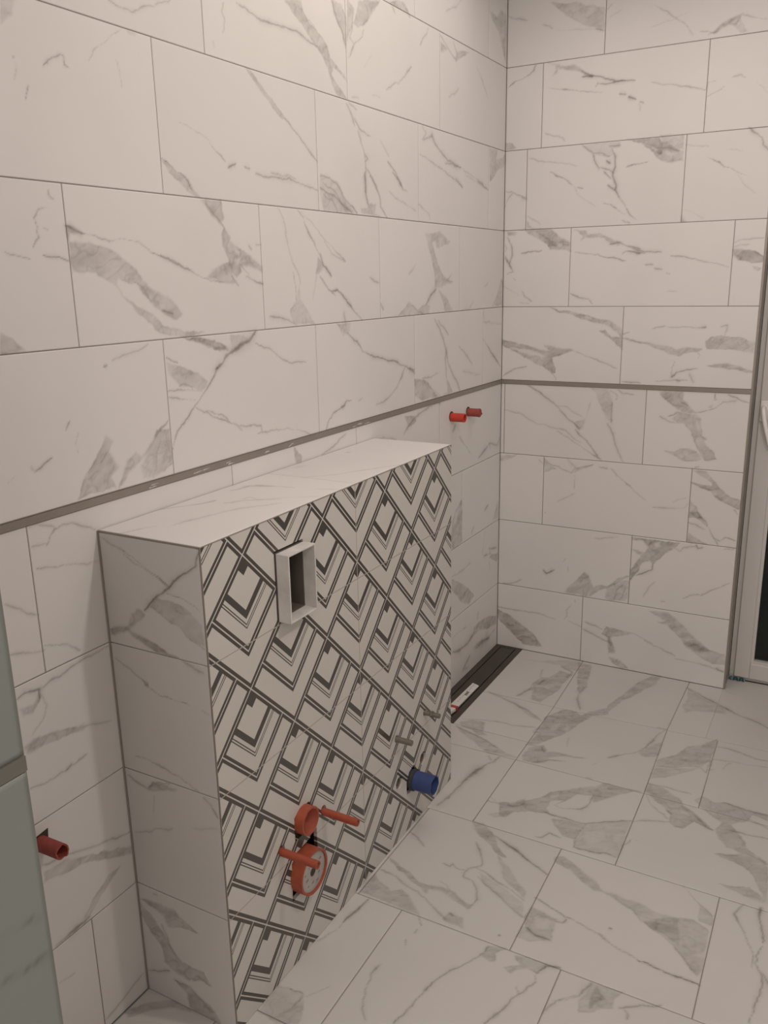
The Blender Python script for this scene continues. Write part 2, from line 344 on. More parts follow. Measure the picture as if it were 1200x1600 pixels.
# Marble veins of each tiled surface, in millimetres on that surface
# (L = vein along a line: strength, width, points; P = soft grey patch: strength, -, outline)
VEINS = {}
VEINS['W'] = '''
P 0.23 0 -2322 2097 -2289 2105 -2302 2082 -2328 2060
L 0.35 5 -2073 2157 -2049 2151 -2015 2153 -1979 2165 -1950 2176 -1901 2198
L 0.5 4.4 -2247 2011 -2235 2022 -2220 2028 -2206 2038 -2199 2037 -2197 2023 -2188 2019
L 0.3 3.4 -2046 2115 -2077 2097 -2093 2081 -2117 2065 -2142 2041
P 0.27 0 -2035 2114 -2007 2116 -2008 2109 -2030 2107
L 0.6 2.3 -2311 2018 -2308 2015
L 0.2 2.3 -2306 2008 -2308 1995 -2314 1979
L 0.4 2.4 -2283 1974 -2294 1951
L 0.2 2.8 -2070 2055 -2064 2039 -2058 2006
L 0.3 4.3 -1723 2232 -1733 2216 -1726 2201 -1728 2181 -1735 2169
L 0.25 3.8 -1770 2150 -1764 2136
P 0.41 0 -1485 2297 -1415 2314 -1409 2293 -1379 2268 -1324 2250 -1294 2231 -1284 2208 -1257 2194 -1216 2181 -1202 2165 -1241 2181 -1273 2187 -1282 2169 -1251 2147 -1207 2118 -1253 2119 -1280 2150 -1298 2178 -1320 2201 -1345 2219 -1378 2235 -1412 2257 -1446 2274
L 0.4 5.8 -1676 2246 -1630 2236 -1582 2230 -1537 2233 -1490 2236 -1428 2237 -1393 2228 -1349 2222
L 0.25 4.2 -1382 2274 -1357 2263
L 0.45 4.5 -1267 2349 -1256 2325 -1226 2289 -1200 2240
P 0.32 0 -1267 2349 -1222 2352 -1195 2323 -1200 2248 -1227 2285 -1257 2317
P 0.36 0 -1660 2114 -1642 2116 -1613 2093 -1583 2077 -1546 2058 -1521 2040 -1501 2023 -1528 2028 -1566 2051 -1597 2072 -1626 2091
L 0.45 4.3 -1508 2027 -1454 1997 -1412 1967 -1369 1938
L 0.25 3.3 -1900 1966 -1855 1958 -1804 1938
L 0.4 2.6 -1805 1935 -1784 1919 -1752 1903
L 0.45 4.5 -1742 1892 -1714 1902
L 0.4 4.7 -1685 1898 -1663 1896
L 0.4 6.2 -1640 1884 -1614 1881 -1574 1886 -1534 1886 -1471 1882 -1419 1876 -1370 1868
L 0.3 4.1 -1580 1895 -1533 1894 -1470 1890
L 0.6 2.8 -1963 1887 -1917 1866 -1893 1855 -1875 1830
P 0.45 0 -1128 2382 -1005 2412 -1039 2379 -1096 2326 -1132 2314 -1153 2317 -1138 2356
P 0.32 0 -1189 2368 -1151 2353 -1162 2323 -1180 2291 -1195 2265
L 0.45 5.4 -1101 2316 -1111 2294 -1156 2267 -1188 2226
L 0.35 4.7 -1162 2323 -1177 2276 -1160 2268
L 0.35 5.2 -942 2418 -913 2400
P 0.32 0 -952 2420 -860 2444 -819 2412 -851 2414 -912 2417
L 0.5 6.8 -840 2425 -814 2411
L 0.4 5.8 -685 2413 -697 2389 -732 2368 -749 2344
L 0.4 5.5 -811 2271 -855 2241 -898 2209 -924 2209 -975 2180
L 0.2 4.9 -1063 2258 -1106 2213
L 0.2 4.8 -1177 2125 -1137 2133
L 0.2 5.1 -1063 2151 -1010 2155
P 0.32 0 -180 2577 -102 2569 -71 2602 -13 2599 -11 2551 -13 2428 -49 2477 -84 2524 -148 2548
L 0.25 6.3 -552 2484 -502 2512 -476 2516 -430 2549
L 0.4 5.6 -596 2408 -540 2379 -475 2353 -468 2374 -495 2408
P 0.32 0 -596 2387 -540 2374 -596 2354
P 0.36 0 -468 2379 -408 2395 -359 2402 -435 2370 -475 2350
L 0.25 6.3 -294 2371 -233 2323 -185 2277
L 0.25 5.7 -447 2267 -526 2231
L 0.35 6 -1208 2106 -1179 2081 -1167 2058
L 0.3 4.2 -1199 2111 -1152 2098
L 0.4 5 -1166 2075 -1128 2046 -1077 2035
L 0.4 6.3 -1146 2044 -1121 2004 -1112 1988 -1110 1945 -1113 1883
L 0.4 6.4 -1112 1988 -1094 1977 -1113 1966
L 0.4 5.2 -1105 1945 -1068 1922 -1041 1888
L 0.25 4.7 -1015 2034 -967 1995
L 0.45 5.6 -977 1980 -927 1953 -896 1922 -870 1903
L 0.45 12.6 -736 2111 -707 2095 -736 2072 -665 2091 -641 2069 -584 2045 -539 2029 -430 2014
L 0.45 6.7 -565 2016 -499 2018 -423 2014
L 0.35 6.5 -755 2024 -666 2011 -552 1987 -471 1967 -416 1953
L 0.3 6.4 -416 2010 -284 1989 -174 1958
P 0.36 0 -163 2107 -82 2111 -97 2074 -30 2087 3 2114 -11 2059 -79 2041 -119 2008 -159 1988
P 0.36 0 -1964 1883 -1950 1879 -1917 1863 -1898 1858 -1884 1848 -1870 1831 -1848 1817 -1871 1820 -1900 1835 -1942 1860
P 0.41 0 -1848 1815 -1779 1815 -1778 1796 -1771 1779 -1790 1764 -1811 1780 -1831 1800
L 0.5 4.5 -1830 1806 -1805 1784 -1778 1764 -1773 1756
P 0.45 0 -1773 1756 -1755 1740 -1753 1726 -1719 1709 -1683 1694 -1634 1668 -1635 1659 -1685 1672 -1723 1672 -1718 1657 -1737 1646 -1754 1657 -1763 1686 -1780 1718 -1784 1743
P -0.6 0 -1737 1712 -1720 1701 -1726 1696 -1740 1704
P -0.6 0 -1739 1688 -1721 1685 -1728 1677 -1741 1681
P 0.41 0 -1758 1679 -1754 1657 -1745 1631 -1781 1632 -1820 1641 -1845 1643 -1830 1657 -1806 1668
L 0.5 3.3 -1758 1650 -1733 1627
L 0.5 4.5 -1859 1645 -1832 1637 -1786 1635
L 0.4 3.9 -1722 1675 -1688 1646
L 0.5 6 -1701 1644 -1663 1634 -1634 1630
L 0.35 4.8 -1687 1717 -1675 1709
L 0.35 4.9 -1655 1721 -1632 1724
L 0.35 4.2 -1992 1692 -1954 1681 -1921 1664 -1880 1650 -1842 1643
L 0.3 5.4 -1557 1812 -1535 1787 -1525 1748 -1514 1709 -1494 1677 -1475 1644 -1469 1624
L 0.45 3.3 -1503 1661 -1498 1632 -1494 1587 -1499 1571
L 0.45 3.3 -1499 1569 -1522 1563 -1520 1543
P 0.27 0 -1476 1624 -1472 1587 -1436 1548 -1407 1521 -1507 1521 -1520 1543 -1518 1563 -1495 1583
L 0.4 6.5 -1612 1545 -1577 1543 -1535 1533 -1492 1519
L 0.5 4.5 -1469 1813 -1441 1795 -1435 1771 -1399 1736 -1370 1703 -1356 1678 -1316 1648
L 0.35 3.5 -1454 1810 -1396 1777 -1343 1742 -1279 1709 -1237 1688
L 0.3 4.8 -1343 1737 -1313 1704 -1237 1688
P 0.36 0 -1378 1695 -1348 1674 -1381 1652 -1397 1652
L 0.25 4.1 -1390 1648 -1399 1623 -1414 1585
L 0.3 3.6 -1374 1648 -1335 1613 -1294 1593
L 0.55 6.3 -1311 1604 -1285 1609 -1251 1585 -1208 1559
P 0.45 0 -1954 1517 -1896 1513 -1841 1502 -1785 1481 -1791 1478 -1843 1486 -1875 1497 -1912 1509
L 0.4 3.8 -1677 1487 -1626 1467 -1586 1446 -1558 1433 -1522 1422 -1462 1421
L 0.4 2.8 -2267 1803 -2269 1795 -2259 1785
L 0.4 2.8 -2276 1771 -2296 1766 -2307 1752 -2304 1738 -2300 1719 -2314 1702
L 0.35 3.8 -2287 1735 -2278 1734
L 0.3 2.4 -2377 1693 -2348 1685 -2325 1680
L 0.45 3.2 -2296 1687 -2270 1686 -2238 1678
P 0.32 0 -2408 1557 -2378 1536 -2360 1519 -2414 1516
P 0.41 0 -2235 1738 -2214 1736 -2200 1727 -2227 1727 -2233 1710 -2182 1714 -2135 1703 -2095 1682 -2066 1660 -2047 1635 -2021 1618 -1964 1596 -1937 1568 -1959 1555 -1988 1567 -2015 1585 -2050 1612 -2070 1632 -2117 1645 -2127 1632 -2110 1616 -2136 1633 -2159 1648 -2174 1656 -2206 1657 -2233 1663
P 0.32 0 -2113 1613 -2071 1590 -2031 1572 -2000 1547 -1952 1532 -1910 1528 -1867 1522 -1938 1516 -1973 1522 -2017 1531 -2056 1563 -2089 1594
L 0.6 4.7 -2235 1740 -2204 1728 -2196 1730
L 0.4 3 -2200 1731 -2165 1725 -2133 1718 -2098 1721 -2050 1716 -2015 1696 -1969 1684 -1930 1667 -1895 1659
L 0.5 2.7 -2117 1645 -2070 1633 -2048 1625 -2041 1608 -2028 1598
L 0.55 4.9 -1997 1577 -1968 1569
L 0.3 4.6 -2156 1485 -2138 1490 -2097 1495 -2049 1510
L 0.5 3.7 -2179 1474 -2173 1477
L 0.4 2.8 -2281 1379 -2290 1362
L 0.25 2.8 -2262 1351 -2269 1330 -2267 1314
L 0.5 3.5 -2268 1315 -2265 1313
L 0.6 4.7 -2331 1317 -2353 1305 -2371 1294
L 0.3 5.9 -2371 1294 -2381 1310
L 0.2 2.5 -2415 1296 -2434 1288
P 0.41 0 -2194 1335 -2178 1321 -2189 1303 -2179 1281 -2168 1265 -2188 1249 -2178 1226 -2284 1223 -2264 1251 -2239 1279 -2220 1302
L 0.5 3.7 -2194 1304 -2213 1284
L 0.35 2.9 -2220 1295 -2254 1266 -2275 1234
P 0.45 0 -2115 1286 -2098 1272 -2060 1301 -2048 1320 -2008 1342 -2011 1336 -2044 1312 -2077 1283 -2109 1264 -2134 1251 -2174 1222 -2157 1249 -2140 1273
P 0.32 0 -2048 1323 -2010 1321 -2006 1270 -2007 1240 -2035 1228 -2070 1224 -2099 1226 -2100 1255 -2072 1285
L 0.5 2.5 -2036 1297 -2060 1265 -2060 1244 -2070 1224
L 0.5 3 -2021 1294 -2018 1279 -2027 1288
L 0.45 3 -2011 1256 -2035 1228
P 0.45 0 -1943 1514 -1896 1513 -1835 1502 -1842 1491 -1785 1479 -1803 1477 -1849 1484 -1876 1494
L 0.6 13.5 -1675 1513 -1702 1497 -1741 1484 -1779 1473 -1799 1462 -1812 1448 -1837 1435
P 0.27 0 -1776 1509 -1702 1504 -1715 1494 -1773 1479
L 0.55 4.5 -1831 1438 -1844 1421 -1870 1397 -1900 1375 -1924 1356 -1949 1334 -1983 1313 -1999 1287 -2003 1273
L 0.5 2.9 -2002 1477 -1965 1462
P 0.32 0 -2003 1465 -1956 1454 -1900 1430 -1868 1412 -1875 1398 -1898 1393 -1924 1404 -1961 1411 -1993 1443
L 0.35 3.5 -2003 1405 -1967 1403 -1925 1396 -1887 1392
L 0.35 3 -2004 1392 -1964 1381 -1917 1373
L 0.4 3.5 -1966 1412 -1950 1414 -1924 1404 -1925 1396
L 0.5 3.3 -1919 1357 -1882 1341 -1849 1323 -1797 1303
L 0.45 2.8 -1881 1344 -1831 1328 -1797 1305
L 0.4 3.6 -1797 1303 -1736 1284 -1677 1277 -1672 1260 -1693 1257
L 0.3 3.5 -1767 1291 -1753 1277
L 0.4 4.5 -1672 1257 -1616 1257 -1544 1248 -1484 1232 -1449 1217
L 0.45 5.2 -1223 1285 -1251 1288 -1274 1272 -1333 1257 -1360 1238 -1370 1216
L 0.6 7.8 -1284 1271 -1265 1276
P 0.41 0 -1537 1194 -1526 1187 -1501 1160 -1506 1147 -1533 1153 -1535 1171
L 0.4 7.7 -1266 1189 -1312 1173 -1357 1157 -1400 1148
P 0.36 0 -1299 1513 -1220 1511 -1226 1484 -1258 1481
L 0.5 7.2 -1240 1482 -1186 1455 -1150 1424 -1101 1408 -1020 1389 -946 1375 -879 1353 -809 1333
L 0.5 11.2 -844 1345 -809 1325
L 0.4 9.1 -879 1348 -903 1319 -937 1291 -993 1266 -1026 1255 -1078 1251
L 0.35 5.5 -1166 1285 -1186 1275
L 0.45 7.9 -651 1496 -612 1469 -579 1422 -558 1387 -558 1335 -551 1282
L 0.45 7.4 -558 1387 -537 1333 -495 1288 -451 1247 -428 1220
L 0.4 5.2 -618 1492 -531 1434
P 0.36 0 -551 1276 -537 1227 -579 1223 -494 1222 -523 1255
L 0.4 7.7 -438 1389 -362 1342 -307 1306
L 0.2 7.9 -407 1291 -217 1256
P 0.45 0 -809 1303 -736 1296 -685 1262 -620 1220 -750 1225 -805 1243
L 0.4 5.1 -748 1302 -672 1297 -606 1308
L 0.4 6.9 -723 1289 -672 1255 -606 1224
L 0.35 7.1 -208 1510 -199 1472
L 0.25 7.3 -207 1466 -17 1447
L 0.5 7.4 -205 1398 -119 1341 -9 1269
L 0.45 11.7 -606 1195 -686 1194 -750 1185 -800 1170 -861 1146 -891 1126
P 0.36 0 -883 1187 -800 1175 -800 1153 -849 1144 -872 1164
L 0.3 6.7 -943 1115 -1030 1138 -1123 1146
L 0.3 9.5 -464 1096 -493 1070
L 0.3 6 -434 1042 -316 954
L 0.45 13.3 -241 920 -174 945 -122 963 -31 940 -14 965
L 0.4 8.8 -122 963 -112 934
P 0.27 0 -1355 1910 -1308 1902 -1267 1897 -1235 1861 -1185 1821 -1338 1819 -1359 1861
L 0.5 7.1 -1356 1906 -1308 1906 -1275 1896 -1235 1861 -1167 1822
L 0.5 8.3 -1358 1877 -1310 1864 -1261 1851 -1194 1821
L 0.45 5.9 -1341 1891 -1285 1874 -1228 1827
L 0.4 4.7 -1343 1862 -1295 1844 -1272 1821
L 0.5 7.7 -1115 1935 -1112 1909 -1109 1870 -1096 1844
L 0.5 6 -1087 1929 -1069 1917 -1050 1906 -1022 1867 -1023 1848 -983 1818
P 0.41 0 -1143 1834 -1101 1841 -1091 1853 -1052 1851 -1063 1823 -1024 1818 -1139 1824
L 0.45 5.7 -948 1951 -896 1927 -875 1910 -842 1898
L 0.25 5 -970 1893 -919 1878 -787 1848
L 0.3 5.5 -763 1869 -692 1843 -680 1823
L 0.4 7.8 -472 1975 -416 1950
L 0.3 6.5 -388 1991 -269 1979 -174 1958
P 0.36 0 -717 1778 -604 1790 -518 1760 -578 1745 -630 1736 -643 1757 -668 1751 -643 1709 -605 1667 -578 1640 -497 1622 -552 1612 -644 1602 -644 1640 -669 1688 -693 1735
L 0.4 7 -511 1645 -552 1623 -497 1622
L 0.5 9.9 -637 1597 -682 1576 -720 1550
P 0.36 0 -618 1596 -551 1567 -496 1521 -565 1518 -585 1563
P 0.36 0 -845 1559 -828 1554 -745 1519 -919 1521
L 0.4 6.3 -828 1551 -793 1537 -733 1516
P 0.32 0 -781 1537 -720 1550 -683 1544 -695 1517 -745 1519
L 0.35 6.9 -1100 1642 -1062 1628 -1042 1623
L 0.5 7.1 -1369 1711 -1356 1678 -1316 1648
L 0.3 4.8 -1374 1644 -1335 1613 -1295 1591
L 0.5 7 -1307 1604 -1285 1608 -1234 1576 -1191 1542 -1150 1517
L 0.25 6.1 -790 1682 -843 1646
L 0.35 5.7 -1034 1560 -1020 1540
L 0.5 8 -162 1616 -195 1598
L 0.25 7.6 -305 1549 -350 1521 -424 1518
P 0.36 0 -17 1630 1 1617 6 1521 -108 1525 -59 1574
L 0.35 11.5 -1254 1545 -1243 1503
P 0.41 0 -404 786 -402 610 -494 602 -507 639 -501 710 -469 752
P -0.6 0 -469 746 -443 740 -456 704 -482 705
L 0.5 7.6 -132 699 -170 681
P 0.36 0 -15 689 -11 608 -75 618
L 0.3 7.3 -278 640 -306 618
L 0.5 9.9 -171 478 -93 468 -110 497 -30 474
P 0.41 0 -93 461 -12 444 -19 408 -108 453
L 0.3 8 -108 434 -98 394
L 0.2 7.7 -159 597 -186 489
P 0.45 0 -500 476 -427 444 -344 393 -271 332 -328 315 -398 345 -453 394 -499 438
L 0.3 6.2 -500 490 -400 482 -317 492
L 0.3 7.8 -224 240 -231 211
P 0.5 0 -16 146 -14 105 -112 122 -207 151 -267 149 -267 181 -223 189 -162 186 -98 176
L 0.5 20.6 -267 162 -339 140 -423 143 -491 158
L 0.5 20.2 -95 69 -174 81 -250 79
L 0.3 6.4 -492 219 -452 227 -355 220
L 0.3 7.3 -30 84 -95 76
L 0.4 15.6 -97 72 -187 89 -272 91
L 0.45 9.4 -313 72 -354 53 -393 30
P 0.36 0 -323 26 -353 22 -393 30 -384 44
L 0.4 4.6 -2479 1067 -2446 1044 -2408 1021
L 0.35 4.7 -2477 968 -2435 953 -2403 946
L 0.4 4.4 -2402 955 -2350 937 -2318 912
L 0.4 4.6 -2421 873 -2372 882 -2313 891 -2245 892
P 0.36 0 -2476 851 -2445 848 -2426 863 -2424 856 -2447 831 -2472 835
L 0.6 6 -2476 875 -2459 879 -2428 871 -2431 848
L 0.3 3.7 -2424 856 -2414 833 -2431 805 -2460 789
P 0.45 0 -2476 773 -2454 783 -2403 769 -2333 753 -2327 744 -2378 747 -2426 753 -2471 759
L 0.3 4.8 -2334 747 -2260 724
L 0.4 4.5 -2477 681 -2437 674 -2388 676 -2336 680
L 0.6 5.9 -2392 674 -2373 681
L 0.45 6.9 -2476 505 -2443 495 -2387 478 -2320 455 -2244 435
P 0.41 0 -2476 488 -2424 479 -2375 459 -2285 417 -2245 398 -2249 382 -2318 414 -2377 444 -2428 454 -2476 465
P 0.32 0 -2282 372 -2310 351 -2354 331 -2381 308 -2395 318 -2368 342 -2324 368
L 0.5 9.7 -2381 308 -2427 307 -2471 307
L 0.3 4.9 -2437 208 -2474 213
L 0.4 7.9 -2254 53 -2319 37 -2372 22
L 0.4 6.3 -2405 1193 -2385 1196 -2352 1186 -2343 1177
L 0.45 5.7 -2349 1174 -2328 1179 -2302 1177 -2271 1164 -2245 1151
L 0.5 4.1 -2343 1177 -2355 1167 -2370 1150
L 0.4 3.8 -2398 1110 -2369 1104 -2334 1100 -2243 1082
L 0.35 5.4 -2401 1159 -2367 1153
'''
